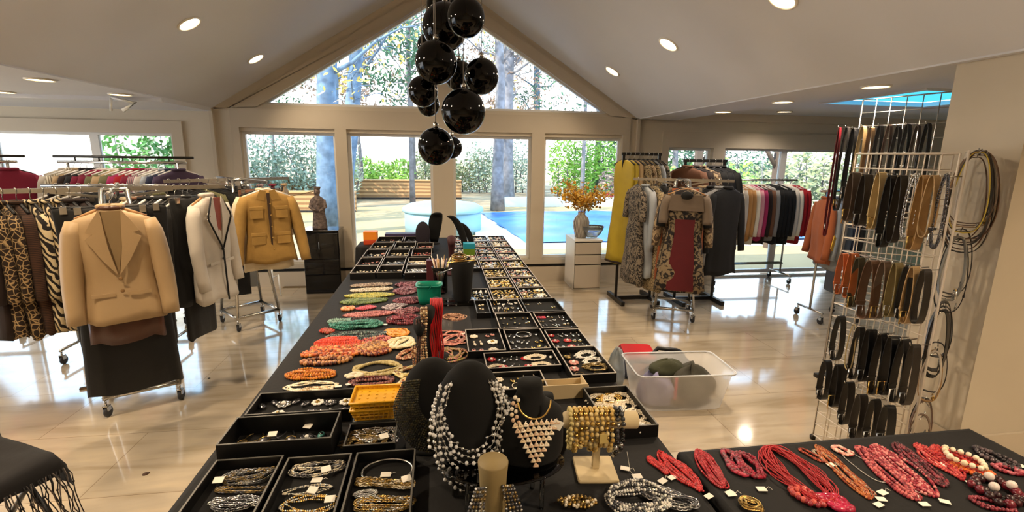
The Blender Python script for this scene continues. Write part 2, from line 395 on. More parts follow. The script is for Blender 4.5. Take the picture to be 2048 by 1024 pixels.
for (x,y,p_) in ((2.95,1.05,17),(2.95,.05,30),(4.2,.6,30),(4.2,-.8,30),(-2.87,3.2,10),(-2.87,2.2,20),(-2.87,1.2,30),(-2.87,.2,30),(-4.2,1.6,30),(-4.2,3.4,9),(-4.2,-.2,30)):  # unseen lamps continuing the soffit rows, added to light pillar and near room
    downlight(x,y,2.2,0,p_,'added unseen recessed light in the flat soffit near the viewer')
# ---------------------------------------------------------------- outside
M_deck = mat('pool_deck_stone','b89c70',.8,noise=.16,nscale=.9)
M_soil = mat('leaf_strewn_ground','b7a486',.95,col2='7f6c50',noise=.3,nscale=1.1)
M_pool = mat('pool_cover_blue','1f55a8',.35,noise=.25,nscale=.8,col2='3f7fc4')
M_cop = mat('pool_coping','dfe8e6',.6,noise=.06,nscale=3)
M_timber = mat('retaining_timber','c2996a',.8,pattern='stripes',pscale=2.2,col2='8f6a45')
M_bark = mat('tree_bark_shade_blue','7089a2',.9,col2='4b5c70',noise=.4,nscale=6,bump=.6,bscale=12)  # bluish shade on the trunks is put into the bark colour
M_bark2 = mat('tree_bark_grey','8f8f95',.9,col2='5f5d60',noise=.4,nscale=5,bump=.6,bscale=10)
M_tarp = mat('spa_cover_pale_blue','8fb8cc',.5,noise=.08,nscale=2)
def leafmat(n,a,b_): return mat(n,a,.6,col2=b_,noise=.4,nscale=.7)
LM = {'green':leafmat('leaves_green','5f9a48','3c6b34'),'lime':leafmat('leaves_lime','a4cf52','78a53b'),'olive':leafmat('leaves_olive','a3a877','74805a'),
      'yellow':leafmat('leaves_yellow','d9c35a','b28a3a'),'dark':leafmat('leaves_dark','4f7d56','35523f'),'pale':leafmat('leaves_pale','b3c2a8','8d9d8b'),'brown':leafmat('leaves_brown','b89c86','8d7263')}
b = MB(); b.box((-14,YW+T,-.35),(20,17.2,-.1),M_deck); o = tag(b.build('patio'),kind='structure')
b = MB(); b.box((-45,17.2,-.5),(50,80,-.12),M_soil); b.box((-45,YW+T,-.5),(-14,17.2,-.12),M_soil); b.box((20,YW+T,-.5),(50,17.2,-.12),M_soil); tag(b.build('garden_ground'),kind='structure')
# rising bank behind the garden
b = MB(); b.add([(-45,26,-.1),(50,26,-.1),(50,60,1.2),(-45,60,1.2)],[(0,1,2,3)],M_soil,False); tag(b.build('garden_bank'),kind='structure')
b = MB(); b.box((.8,9.2,-.099),(10.5,15.1,-.04),M_cop)
t = thing('swimming_pool',(0,0,0),'swimming pool under a bright blue cover beyond the right windows','pool')
b.build('coping',t); c = MB()
n=26; vs=[];fs=[]
for j in range(n+1):
    for i in range(n+1):
        x=1.2+9.0*i/n+(1-j/n)*.5; y=9.5+5.3*j/n; vs.append((x,y,.0+.015*math.sin(y*5+x*.7)+.01*math.sin(x*3)))
for j in range(n):
    for i in range(n): fs.append((j*(n+1)+i,j*(n+1)+i+1,(j+1)*(n+1)+i+1,(j+1)*(n+1)+i))
c.add(vs,fs,M_pool); c.build('cover',t)
# round raised spa with cover
c = aty(878,430,11.5)
t = thing('hot_tub',(c.x+.1,11.6,-.1),'round raised hot tub under a pale blue cover beyond the middle windows','hot tub')
b=MB(); b.lathe([(.9,0),(.9,.46),(.87,.5)],M_tarp,40); b.build('tub_wall',t)
b=MB(); b.lathe([(.95,.5),(.95,.57),(.8,.66),(.4,.72),(.02,.73)],M_tarp,40); b.build('cover',t)
# timber retaining walls
for (x0,x1,y,h,lab) in ((-7.5,.9,20.5,.75,'long low wall of stained timber beyond the pool deck'),(-6.5,-2.6,15.8,.62,'low sunlit timber planter wall behind the beige jacket rack')):
    t=thing('timber_retainer',((x0+x1)/2,y,-.12),lab,'garden wall'); L=(x1-x0)/2; b=MB()
    b.box((-L,-.1,0),(L,.1,h),M_timber); b.build('planks',t); b=MB(); b.box((-L,-.16,h),(L,.16,h+.05),M_timber); b.build('cap',t)
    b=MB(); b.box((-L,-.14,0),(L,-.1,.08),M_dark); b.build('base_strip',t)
b=MB(); b.box((2.2,17.3,-.12),(14,17.7,.22),M_cop); tag(b.build('stone_edging'),'low pale stone edging along the planted bed past the pool','garden edging')
# planter pot
b=MB(); b.lathe([(.16,0),(.26,.4),(.28,.42),(.25,.42),(.22,.36)],mat('red_glazed_pot','a02c3c',.3),20); p=atz(1217,410,-.1)
tag(b.build('plant_pot',loc=(p.x,p.y,-.1)),'dark red flower pot standing past the pool','pot')
def leafcloud(b, c, r, n, m, size, rnd, sq=(1,1,1)):
    for _ in range(n):
        while True:
            p=Vector((rnd.uniform(-1,1),rnd.uniform(-1,1),rnd.uniform(-1,1)))
            if p.length<1: break
        p=Vector((c[0]+p.x*r*sq[0],c[1]+p.y*r*sq[1],c[2]+p.z*r*sq[2])); u=Vector((rnd.gauss(0,1),rnd.gauss(0,1),rnd.gauss(0,1))).normalized()*size*rnd.uniform(.6,1.3); v=u.orthogonal().normalized()*size*.45
        b.add([p-u,p+v,p+u,p-v],[(0,1,2,3)],m,False)
def tree(x,y,h,r,bark,lm,nleaf,label,seed,lsize=.10,lean=0,spread=1.6,zb=-.12,fork=5):
    rnd=random.Random(seed); t=thing('tree',(x,y,zb),label,'tree','trees in the garden')
    b=MB(); N=7; pts=[(lean*k/N*h+rnd.gauss(0,.04)*k/3,rnd.gauss(0,.05)*k/3,h*k/N) for k in range(N+1)]
    pts[0]=(0,0,0)
    b.tube(pts,[r*(1.25 if k==0 else 1-.6*k/N) for k in range(N+1)],bark,10); b.build('trunk',t)
    br=MB(); tips=[]
    for k in range(fork*3):
        z=h*rnd.uniform(.3,.98); q=z/h*N; i=min(N-1,int(q)); p=Vector(pts[i]).lerp(Vector(pts[i+1]),q-i)
        a=rnd.uniform(0,2*PI); L=spread*rnd.uniform(.5,1.2); P=[p]
        for s_ in range(4):
            a+=rnd.gauss(0,.35); P.append(P[-1]+Vector((math.cos(a)*L/4,math.sin(a)*L/4,L*rnd.uniform(.02,.2))))
        br.tube(P,[r*.22,r*.16,r*.11,r*.07,r*.03],bark,5,cap=False); tips+=P[1:]
        for p2 in P[1:]:
            for _ in range(2):
                e=p2+Vector((rnd.gauss(0,.35),rnd.gauss(0,.35),rnd.gauss(.1,.3))); br.tube([p2,(p2+e)/2+Vector((0,0,.05)),e],[r*.06,r*.04,r*.015],bark,4,cap=False); tips.append(e)
    br.build('branches',t)
    if nleaf:
        lf=MB()
        for _ in range(nleaf//6): leafcloud(lf,rnd.choice(tips),.35,6,LM[lm],lsize,rnd)
        lf.build('foliage',t)
p=atz(655,468,-.1)
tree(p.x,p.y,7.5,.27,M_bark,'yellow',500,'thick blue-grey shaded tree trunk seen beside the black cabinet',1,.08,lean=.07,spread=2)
tree(-5.0,12.5,8,.16,M_bark,'olive',700,'slim tree behind the leftmost tall pane',2)
tree(-3.4,17,9.5,.24,M_bark,'yellow',900,'tree with yellow leaves showing in the left of the gable glass',3,spread=2.4)
tree(1.9,16.0,9,.2,M_bark2,'pale',300,'thin bare tree behind the post of the gable glass',4,spread=2.2)
p=aty(1014,330,17.5); tree(p.x,17.9,10,.30,M_bark2,'yellow',350,'thick pale grey tree trunk behind the third tall pane',5,spread=2.4)
tree(-1.2,23,11,.16,M_bark2,'olive',800,'thin tree above the long timber wall, leftmost',6,spread=2.8)
tree(.4,25,11,.2,M_bark2,'pale',500,'thin tree above the long timber wall, rightmost',7,spread=2.6)
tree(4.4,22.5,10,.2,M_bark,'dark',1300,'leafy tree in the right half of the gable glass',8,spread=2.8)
tree(7.2,22,8,.18,M_bark2,'green',1500,'green leafy tree behind the rightmost tall pane',9,spread=2.4)
tree(9.5,19,5.5,.14,M_bark2,'dark',1200,'small leafy tree beyond the right wing door',10,spread=1.8)
tree(-8.2,19,9,.2,M_bark2,'green',1500,'leafy tree beyond the left wing window',11,spread=2.6)
def hedge(x,y,w,h,lm,n,label,seed,ls=.1,d=.9,zb=-.12):
    rnd=random.Random(seed); t=thing('shrub',(x,y,zb),label,'shrub','shrubs along the garden bank'); b=MB()
    k=max(1,int(w/.7))
    for i in range(k):
        cx=-w/2+w*(i+.5)/k; hh=h*rnd.uniform(.8,1.1)
        leafcloud(b,(cx,0,hh*.5),1,n//k,LM[lm],ls,rnd,(w/k*.8,d,hh*.52))
    b.build('foliage',t); s_=MB()
    for i in range(k*2): cx=-w/2+w*(i+.5)/(2*k); s_.tube([(cx,0,0),(cx+rnd.gauss(0,.1),0,h*.35),(cx+rnd.gauss(0,.2),rnd.gauss(0,.1),h*.8)],[.035,.025,.01],M_bark2,5)
    s_.build('stems',t)
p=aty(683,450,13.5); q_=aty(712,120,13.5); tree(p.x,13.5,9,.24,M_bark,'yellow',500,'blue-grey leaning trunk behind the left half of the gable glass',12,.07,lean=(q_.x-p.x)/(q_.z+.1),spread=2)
for i,(x,y,n_) in enumerate(((-7.5,24,'slim bare twiggy tree in the far left of the garden'),(-3.2,21,'bare twiggy tree behind the left of the gable glass'),(-1.0,18.5,'bare twiggy tree just left of the gable post'),(2.6,20,'bare twiggy tree just right of the gable post'),(5.6,18.8,'bare twiggy tree behind the right of the gable glass'),(11.5,24,'slim bare twiggy tree in the far right of the garden'))):
    tree(x,y,9.5,.09,M_bark2,'brown' if i%2 else 'dark',2600,n_,40+i,.10,spread=3.2,fork=9)
t=thing('glare_building',(-11.5,15.5,-.12),'added white building standing in for overexposed daylight outside the left wing window','building'); b=MB(); b.box((-4.5,0,0),(4.3,4,3.6),mat('glare_white_render','f4efe4',.8)); b.build('wall',t); b=MB(); b.box((-4.7,-.3,3.6),(4.5,4.3,3.75),mat('roof_edge','c9c2b6',.7)); b.build('roof',t)  # added building, its white walls imitate overexposed daylight
hedge(-3.0,23,3.4,1.7,'lime',2000,'bright lime green shrub above the left of the long timber wall',21)
hedge(.6,24.5,3.6,2.0,'olive',2000,'olive shrub above the right of the long timber wall',22)
hedge(6.2,20.8,2.6,3.0,'lime',2600,'tall bright lime green shrub behind the third tall pane',23)
hedge(9.3,21.5,4.2,3.4,'green',3800,'big green bush behind the rightmost tall pane',24)
hedge(8.3,18.4,4.0,1.5,'brown',1700,'brown leafy shrub in front of the big green bush',25)
hedge(12.8,20,5,2.8,'dark',2600,'dark green hedge seen through the right wing door',26)
hedge(12.5,13.5,6,2.4,'olive',2600,'olive shrub bank filling the right pane of the right wing door',31,.12)
hedge(9.2,15.8,3.2,1.9,'lime',1500,'yellow green shrub seen through the left pane of the right wing door',32,.1)
hedge(-7.5,15.5,3.4,2.9,'green',2600,'green hedge behind the right half of the left wing window',27)
hedge(-5.2,19.5,4.2,3.0,'pale',3200,'pale speckled shrub behind the leftmost tall pane',28,.09)
hedge(3.2,24,3.6,2.6,'pale',2400,'pale grey-green shrub beside the grey trunk',29,.09)
# pergola beyond the right wing door
M_perg = mat('pergola_wood','6b5a4c',.8,noise=.3,nscale=4)
t=thing('pergola',(5.9,9.6,-.1),'dark timber pergola frame outside the right wing door','pergola'); 
for (x,y) in ((-.9,-.6),(.8,-.6),(-.9,1.4),(.8,1.4)): b=MB(); b.box((x-.06,y-.06,0),(x+.06,y+.06,2.25),M_perg); b.build('post',t)
b=MB(); b.box((-1.3,-.66,2.25),(1.2,-.54,2.4),M_perg); b.box((-1.3,1.34,2.25),(1.2,1.46,2.4),M_perg); b.build('beam',t)
b=MB()
for k in range(6): b.box((-1.2+k*.42,-1.0,2.4),(-1.14+k*.42,1.8,2.5),M_perg)
b.tube([(.8,-.6,1.6),(.3,-.6,2.3)],.05,M_perg,4); b.tube([(-.9,-.6,1.6),(-.4,-.6,2.3)],.05,M_perg,4); b.build('rafters',t)

# ---------------------------------------------------------------- garments and racks
M_chrome = mat('brushed_chrome','c9c6c0',.22,1.0,noise=.05,nscale=60)
M_steel = mat('grey_steel','8d8a86',.35,.9,noise=.05)
M_dksteel = mat('dark_steel','3a3734',.4,.8,noise=.1)
M_rub = mat('caster_rubber','26262a',.6)
M_hang = mat('white_hanger','e6e2da',.4); M_hangb = mat('black_hanger','18181a',.4); M_hangw = mat('wood_hanger','b98a58',.45,noise=.2,nscale=40)
PF = {
 'jacket':([(0,.05,.030),(-.02,.085,.042),(-.04,.15,.05),(-.06,.195,.055),(-.10,.208,.062),(-.18,.205,.07),(-.30,.19,.07),(-.42,.182,.066),(-.55,.20,.07),(-.68,.222,.078)],.6),
 'shirt':([(0,.045,.025),(-.02,.08,.035),(-.045,.15,.04),(-.065,.185,.045),(-.11,.195,.05),(-.25,.185,.055),(-.4,.185,.055),(-.6,.195,.06)],.52),
 'sweater':([(0,.07,.03),(-.02,.10,.04),(-.05,.16,.05),(-.075,.2,.055),(-.13,.205,.06),(-.3,.2,.065),(-.45,.2,.065),(-.62,.19,.06)],.55),
 'dress':([(0,.06,.02),(-.02,.11,.03),(-.05,.15,.04),(-.10,.165,.05),(-.22,.17,.06),(-.38,.14,.055),(-.5,.165,.065),(-.75,.2,.08),(-1.05,.235,.09)],.3),
 'skirt':([(0,.15,.02),(-.03,.155,.03),(-.15,.19,.04),(-.35,.21,.05),(-.6,.23,.055)],0),
 'trousers':([(0,.17,.012),(-.015,.175,.03),(-.1,.172,.03),(-.3,.165,.028),(-.6,.155,.026)],0)}
GN = [0]
def garment(kind, loc, ang, m, label, L=None, th=1.0, wd=1.0, sl=None, hm=None, group=None, cat=None, flare=.07, hero=None, name=None, sm=None):
    """ang: direction the front faces. loc: hook contact on the bar."""
    GN[0]+=1; rnd=random.Random(GN[0]*31)
    prof, s0 = PF[kind]; sc = 1 if L is None else L/abs(prof[-1][0])
    t = thing(name or kind, loc, label, cat or kind, group, rz=ang+PI/2)
    zo=-.085; n=32; b=MB(); vs=[]; fs=[]; R=[]
    # resample the profile for folds
    for i in range(len(prof)-1):
        a_,c_=prof[i],prof[i+1]; k=1 if i<4 else 3
        for q in range(k): R.append(tuple(a_[j]+(c_[j]-a_[j])*q/k for j in range(3)))
    R.append(prof[-1]); ph=rnd.uniform(0,6); k1=rnd.choice((5,6,7)); k2=rnd.choice((9,11))
    for (z,w,d) in R:
        tt=min(1,abs(z)/abs(prof[-1][0])); zz=z*(sc if abs(z)>.1 else 1)
        if sc!=1 and abs(z)>.1: zz=-.1+(z+.1)*(L-.1)/(abs(prof[-1][0])-.1)
        for k in range(n):
            a=2*PI*k/n; f=1+tt*(.16*math.sin(k1*a+ph+zz*3)+.08*math.sin(k2*a-ph))
            ca=math.cos(a); sa=math.sin(a)
            x=w*wd*(abs(ca)**.75)*(1 if ca>=0 else -1)*(1+tt*.03*math.sin(3*a+ph)); y=d*th*(abs(sa)**.8)*(1 if sa>=0 else -1)*f
            y+=.012*th*tt*math.sin(zz*14+ph)
            vs.append((x,y,zo+zz+(.012*tt*math.sin(4*a+ph))))
    nr=len(R)
    for i in range(nr-1):
        for k in range(n): j=(k+1)%n; fs.append((i*n+k,(i+1)*n+k,(i+1)*n+j,i*n+j))
    fs.append(tuple(range(n)));
    fs.append(tuple((nr-1)*n+n-1-k for k in range(n)))
    b.add(vs,fs,m); b.build('body' ,t)
    S_= s0 if sl is None else sl
    if S_>0.02:
        sh=next(p for p in prof if p[0]<=-.06)
        for sg in (-1,1):
            P=[];Rr=[]
            x0=sg*(sh[1]*wd-.062); z0=zo-.062
            for q in range(9):
                u=q/8; P.append((x0+sg*(.045+flare*u+.015*math.sin(u*PI)),-.015*th-.05*th*u**2*(1 if kind=='jacket' else .4),z0-S_*u)); Rr.append((.055 if q>1 else (.036,.052)[q])*(1-.25*u)*(.8+.2*min(1,th)))
            bb=MB(); bb.tube(P,Rr,sm or m,12,x=Matrix.Diagonal((1,max(.45,min(1,th)),1,1))); bb.build('sleeve',t)
    hmat=hm or M_hangb
    hb=MB(); hk=[(.0,0,-.085),(0,0,-.045),(.012,0,-.03),(.016,0,-.012),(.006,0,.003),(-.008,0,.002),(-.013,0,-.010)]
    hb.tube(hk,.0022,M_chrome,6)
    if kind in('skirt','trousers'):
        hb.tube([(-.17*wd,0,-.082),(.17*wd,0,-.082)],.006,hmat,6); hb.tube([(0,0,-.082),(0,0,-.05)],.004,hmat,6)
        for sg in(-1,1): hb.box((sg*.14*wd-.015,-.022*th-.008,-.115),(sg*.14*wd+.015,.022*th+.008,-.078),M_chrome)
    else:
        hb.tube([(-.17*wd,0,-.135),(-.07,0,-.095),(0,0,-.075),(.07,0,-.095),(.17*wd,0,-.135)],.009,hmat,6)
    hb.build('hanger',t)
    if kind in('jacket','shirt') and hero is None:
        # stand collar with open front edge on the row garments
        cb=MB(); cb.tube([(.055*math.cos(a),-.012*th+.04*th*math.sin(a),zo+.004) for a in [PI*1.5+PI*2*q/12 for q in range(12)]],.012,sm or m,6,close=True); cb.build('collar',t)
    return t
def lapel_jacket(t, m, lining, th, notch=True, button=None, zb=-.43, wd=1):
    """adds lapels, lining, buttons and pocket flaps on the front of a jacket"""
    zo=-.085; y=-.076*th
    def fr(poly,d,mm,name,yy,bend=.0):
        b=MB(); b.prism(poly,d,mm,TX(0,yy,0)); return b.build(name,t)
    fr([(-.045,zo-.005),(.045,zo-.005),(.03,zo-.2),(.0,zb),(-.02,zo-.2)],.006,lining,'lining',y+.004)
    for sg in (-1,1):
        P=[(sg*.045,zo+.004),(sg*.085,zo-.06),(sg*.115,zo-.115),(sg*.085,zo-.125),(sg*.12,zo-.15),(sg*.06,zo-.27),(sg*.004,zb-.01),(sg*.03,zo-.2)]
        if sg>0: P=P[::-1]
        fr(P,.008,m,'lapel',y-.006)
    for sg in(-1,1):
        fr([(sg*.08-.05,zo-.455),(sg*.08+.05,zo-.455),(sg*.08+.05,zo-.475),(sg*.08-.05,zo-.475)],.006,m,'pocket_flap',-.074*th)
    b=MB(); b.tube([(-.05,0,zo+.012),(-.035,-.05*th,zo+.01),(0,.03*th,zo+.028),(.035,-.05*th,zo+.01),(.05,0,zo+.012)][0:1]+[(.052*math.cos(a),.034*th*math.sin(a),zo+.012) for a in [-.5+ (PI+1)*q/8 for q in range(9)]],.014,m,6); b.build('collar',t)
    if button:
        for z in (zb-.03,zb-.10): b=MB(); b.lathe([(.010,0),(.010,.004),(.007,.005)],button,12,x=TX(.004,y-.004,z)@RX(PI/2)); b.build('button',t)

def caster(t,x,y,m=M_rub,name='caster'):
    b=MB(); b.tube([(x,y,.12),(x,y,.075)],.008,M_chrome,6)
    b.box((x-.016,y-.012,.045),(x-.012,y+.022,.08),M_chrome); b.box((x+.012,y-.012,.045),(x+.016,y+.022,.08),M_chrome); b.box((x-.016,y-.012,.076),(x+.016,y+.022,.082),M_chrome)
    b.lathe([(.02,-.011),(.034,-.009),(.036,0),(.034,.009),(.02,.011)],m,18,x=TX(x,y+.012,.036)@RY(PI/2)); b.build(name,t)
def fourway(c, a0, h, arm, label, r=.28, am=M_chrome):
    t=thing('garment_rack',(c[0],c[1],0),label,'clothes rack'); cs=[]
    for k in range(4):
        a=a0+PI/4+k*PI/2; cs.append((r*math.cos(a),r*math.sin(a)))
    b=MB()
    for k in range(4): b.tube([(*cs[k],.135),(*cs[(k+1)%4],.135)],.016,M_chrome,4)
    b.build('base_frame',t)
    for k in range(4):
        x,y=cs[k]; p=MB(); p.tube([(x,y,.12),(x*.5,y*.5,h*.75),(x*.32,y*.32,h)],.0145,M_chrome,8); p.build('post',t); caster(t,x,y)
    b=MB(); b.tube([(x_*.32,y_*.32,h) for x_,y_ in cs],.012,M_chrome,4,close=True); b.build('top_ring',t)
    for k in range(4):
        a=a0+k*PI/2; d=Vector((math.cos(a),math.sin(a),0)); s_=Vector((-d.y,d.x,0)); L=arm[k]
        if not L: continue
        b=MB(); b.ribbon([d*.06+Vector((0,0,h)),d*L+Vector((0,0,h))],(0,0,.014),.010,am)
        b.ribbon([d*.06+Vector((0,0,h-.05)),d*L*.5+Vector((0,0,h-.012))],(0,0,.008),.008,am); b.build('arm',t)
    return t
def arm_pt(c,a,d,h): return (c[0]+d*math.cos(a),c[1]+d*math.sin(a),h+.016)
R_=math.radians
# fabrics
fb=lambda n,c,**k: mat(n,c,k.pop('rough',.85),sheen=k.pop('sheen',.05),bump=k.pop('bump',.45),bscale=k.pop('bs',9),noise=k.pop('noise',.12),nscale=k.pop('ns',8),**k)
FAB={'beige':fb('beige_satin','ab906a',rough=.5,noise=.06),'gold':fb('mustard_suede','a98444',noise=.2,ns=14),'cream':fb('cream_cotton','e4d2b0'),'black':fb('black_wool','060607'),
 'ink':fb('inky_wool','0a0b10'),'char':fb('charcoal_wool','19191c'),'dkbrown':fb('dark_brown_wool','22120c'),'brown':fb('brown_suede','6b4630'),'white':fb('white_cotton','c8c0b4'),
 'grey':fb('grey_knit','8c8a88'),'silver':fb('silver_grey_satin','9aa0a6',rough=.45),'red':fb('red_knit','9c0c16'),'wine':fb('wine_red_knit','7a1230'),'pink':fb('pink_cotton','d79aa4'),
 'magenta':fb('magenta_cotton','a52a5c'),'navy':fb('navy_cotton','232a44'),'purple':fb('dusky_purple','4a3a52'),'camel':fb('camel_knit','b88850'),'tan':fb('tan_cotton','b59a74'),
 'orange':fb('orange_suede','a45a32'),'yellow':fb('yellow_satin','b8a02c',rough=.5),'ivory':fb('ivory_knit','e8e0cc'),'olive':fb('olive_cotton','6d6a48'),'denim':fb('grey_blue_denim','5a6576'),
 'zebra':fb('zebra_print','d8c6a0',col2='1a1210',pattern='zebra',pscale=11),'leopard':fb('leopard_print','24150c',col2='b09468',pattern='spots',pscale=34),
 'snake':fb('snake_print','9c8a68',col2='2c241c',pattern='spots',pscale=40),'tiger':fb('tiger_print','2a1710',col2='4a2e1c',pattern='stripes',pscale=30),
 'floral':fb('brown_floral_print','a08a6a',col2='4a3a2c',pattern='blotch',pscale=22),'bwblotch':fb('black_white_print','7c7060',col2='1b1817',pattern='blotch',pscale=34),
 'plaid':fb('pink_grey_stripe','b98a90',col2='6d6468',pattern='vstripes',pscale=22),'stripe':fb('ivory_stripe','d8d0bc',col2='8c8068',pattern='vstripes',pscale=18)}
# --- near left rack
c1=(-2.075,3.49); a1=R_(-62); h1=1.455
fourway(c1,a1,h1,[.68,.62,.5,.62],'chrome four-arm clothes rack on casters under the beige blazer')
p=arm_pt(c1,a1,.62,h1)
t=garment('jacket',p,R_(-62),FAB['beige'],'beige satin blazer facing out on the near left rack',L=.62,th=1.05,wd=.90,hm=M_hangw,name='blazer',cat='jacket',hero=1,flare=.05,sl=.55)
lapel_jacket(t,FAB['beige'],mat('beige_lining','8a7350',.6),1.1,button=mat('horn_button','8a6a44',.3))
garment('shirt',arm_pt(c1,a1,.60,h1),R_(-62),fb('brown_satin','4a2a1c',rough=.4),'dark brown satin top hanging just behind the beige blazer',L=.76,sl=.0,wd=.9,name='satin_top',cat='top')
garment('skirt',arm_pt(c1,a1,.55,h1),R_(-62),FAB['black'],'long black skirt below the beige blazer on the near left rack',L=1.08,wd=1.0,cat='skirt')
garment('trousers',arm_pt(c1,a1,.50,h1),R_(-62),FAB['black'],'wide black trousers behind the long skirt on the near left rack',L=.86,wd=1.45,cat='trousers')
NC='clothes on the near left rack'
seq=[('shirt','dkbrown','dark brown long shirt',.78),('shirt','leopard','leopard print blouse',.78),('shirt','leopard','leopard print tunic',.80),('shirt','tiger','brown ribbed blouse',.78),('shirt','zebra','zebra print blouse with ruffled neck',.78),('shirt','zebra','zebra print tunic',.78),('shirt','zebra','zebra print shirt',.76),('shirt','dkbrown','brown ribbed shirt',.78),('jacket','dkbrown','plain dark brown jacket',.75)]
for i,(k,f,lab,L) in enumerate(seq):
    d=.63-.058*i; garment(k,arm_pt(c1,a1-PI/2,d,h1),R_(-62-90+22),FAB[f],lab+', %s from the left edge of the near left rack'%ORD[i],L=L,th=.7,group=None,sl=.5,flare=.02,name='blouse' if k=='shirt' else 'jacket',cat='blouse' if k=='shirt' else 'jacket')
seq=[('jacket','cream','cream jacket',.62),('jacket','brown','brown suede jacket',.68),('jacket','black','black blazer with pale edging',.72),('jacket','ink','ink black blazer',.7),('jacket','char','charcoal blazer',.72),('jacket','black','long black jacket',.76),('jacket','ink','dark ink jacket',.70),('jacket','black','plain black jacket',.74)]
for i,(k,f,lab,L) in enumerate(seq):
    d=.06+.043*i; garment(k,arm_pt(c1,a1+PI/2,d,h1),R_(-62+90-38),FAB[f],lab+', %s to the right of the beige blazer'%ORD[i],L=L,th=.6,sl=.58,flare=.06,hm=M_hang if i%2 else M_hangb,cat='jacket')
t=garment('jacket',arm_pt(c1,a1+PI/2,.50,h1),R_(-12),FAB['white'],'white jacket with black piped collar at the right end of the near left rack',L=.74,th=.9,hero=1,sl=.58,wd=.9,flare=.03,hm=M_hangw)
lapel_jacket(t,FAB['white'],mat('red_brown_lining','8a4438',.6),.9,button=M_dark)
b=MB(); zo=-.085
for sg in(-1,1): b.tube([(sg*.05,-.07,zo),(sg*.118,-.082,zo-.12),(sg*.122,-.084,zo-.15),(sg*.004,-.084,-.45)],.006,FAB['black'],6)
b.tube([(.0,-.084,-.45),(.01,-.08,-.84)],.006,FAB['black'],6); b.build('piping',t)
garment('trousers',arm_pt(c1,a1+PI/2,.39,h1),R_(-10),FAB['black'],'long black trousers below the white piped jacket',L=1.0,wd=1.0,cat='trousers')
for i,(d,f,L,lab) in enumerate(((.3,'char',1.0,'long charcoal trousers on the back arm of the near left rack'),(.4,'black',.9,'black trousers on the back arm of the near left rack'))):
    garment('trousers',arm_pt(c1,a1+PI,d,h1),R_(118),FAB[f],lab,L=L,cat='trousers')
# --- second left rack
c2=(-1.92,5.04); a2=R_(-48); h2=1.44
fourway(c2,a2,h2,[.62,.5,.5,.6],'chrome four-arm clothes rack on casters under the mustard jacket')
t=garment('jacket',arm_pt(c2,a2,.60,h2),R_(-66),FAB['gold'],'mustard suede jacket with chest pockets facing out beside the windows',L=.64,th=1.1,hero=1,sl=.58,flare=.10,wd=1.0,hm=M_hang)
zo=-.085; b=MB(); b.prism([(-.012,zo-.02),(.014,zo-.02),(.006,-.68),(-.004,-.68)],.006,mat('dark_placket','3c2a1c',.7),TX(0,-.088,0)); b.build('placket',t)
for sg in(-1,1):
    b=MB(); P=[(sg*.01,zo),(sg*.06,zo+.01),(sg*.095,zo-.07),(sg*.03,zo-.085)]; b.prism(P if sg<0 else P[::-1],.01,FAB['gold'],TX(0,-.075,0)); b.build('collar',t)
    for z,w in ((-.27,.05),(-.50,.055)):
        b=MB(); b.rbox((sg*.10-w,-.096,z-.055),(sg*.10+w,-.084,z+.045),FAB['gold'],.004); b.rbox((sg*.10-w-.003,-.1,z+.02),(sg*.10+w+.003,-.09,z+.05),FAB['gold'],.003); b.build('pocket',t)
for k in range(5): b=MB(); b.lathe([(.007,0),(.007,.004)],mat('brass_button','b08a4a',.3,.6),10,x=TX(.012,-.092,-.2-.1*k)@RX(PI/2)); b.build('button',t)
garment('shirt',arm_pt(c2,a2,.53,h2),R_(-60),FAB['cream'],'cream shirt showing behind the mustard jacket',L=.72,sl=.6,flare=.13,wd=1.08,name='shirt')
garment('trousers',arm_pt(c2,a2,.47,h2),R_(-60),FAB['brown'],'brown trousers behind the mustard jacket',L=.6,cat='trousers')
for i,(k,f,L,lab) in enumerate((('jacket','black',.72,'black jacket'),('jacket','ink',.76,'ink black jacket'),('jacket','char',.7,'charcoal jacket'),('jacket','olive',.7,'dull olive jacket'),('jacket','black',.78,'long black jacket'),('shirt','ink',.7,'dark blouse'))):
    garment(k,arm_pt(c2,a2-PI/2,.56-.075*i,h2),R_(-48-90+55),FAB[f],lab+', %s from the left on the rack with the mustard jacket'%ORD[i],L=L,th=.7,sl=.6,flare=.05,name='jacket',cat='jacket')
for i,(f,L,lab) in enumerate((('char',1.05,'long charcoal trousers left of the mustard jacket'),('silver',.98,'long pale grey trousers left of the mustard jacket'))):
    garment('trousers',arm_pt(c2,a2-PI/2,.10-.07*i,h2),R_(-80),FAB[f],lab,L=L,wd=.8,cat='trousers')
for i,(k,f,lab) in enumerate((('shirt','plaid','pink striped shirt on the back arm near the window'),('shirt','wine','wine red shirt on the back arm near the window'),('shirt','tan','tan shirt on the back arm near the window'))):
    garment(k,arm_pt(c2,a2+PI/2,.2+.12*i,h2),R_(10),FAB[f],lab,L=.55,th=.6,sl=.5,cat='shirt')
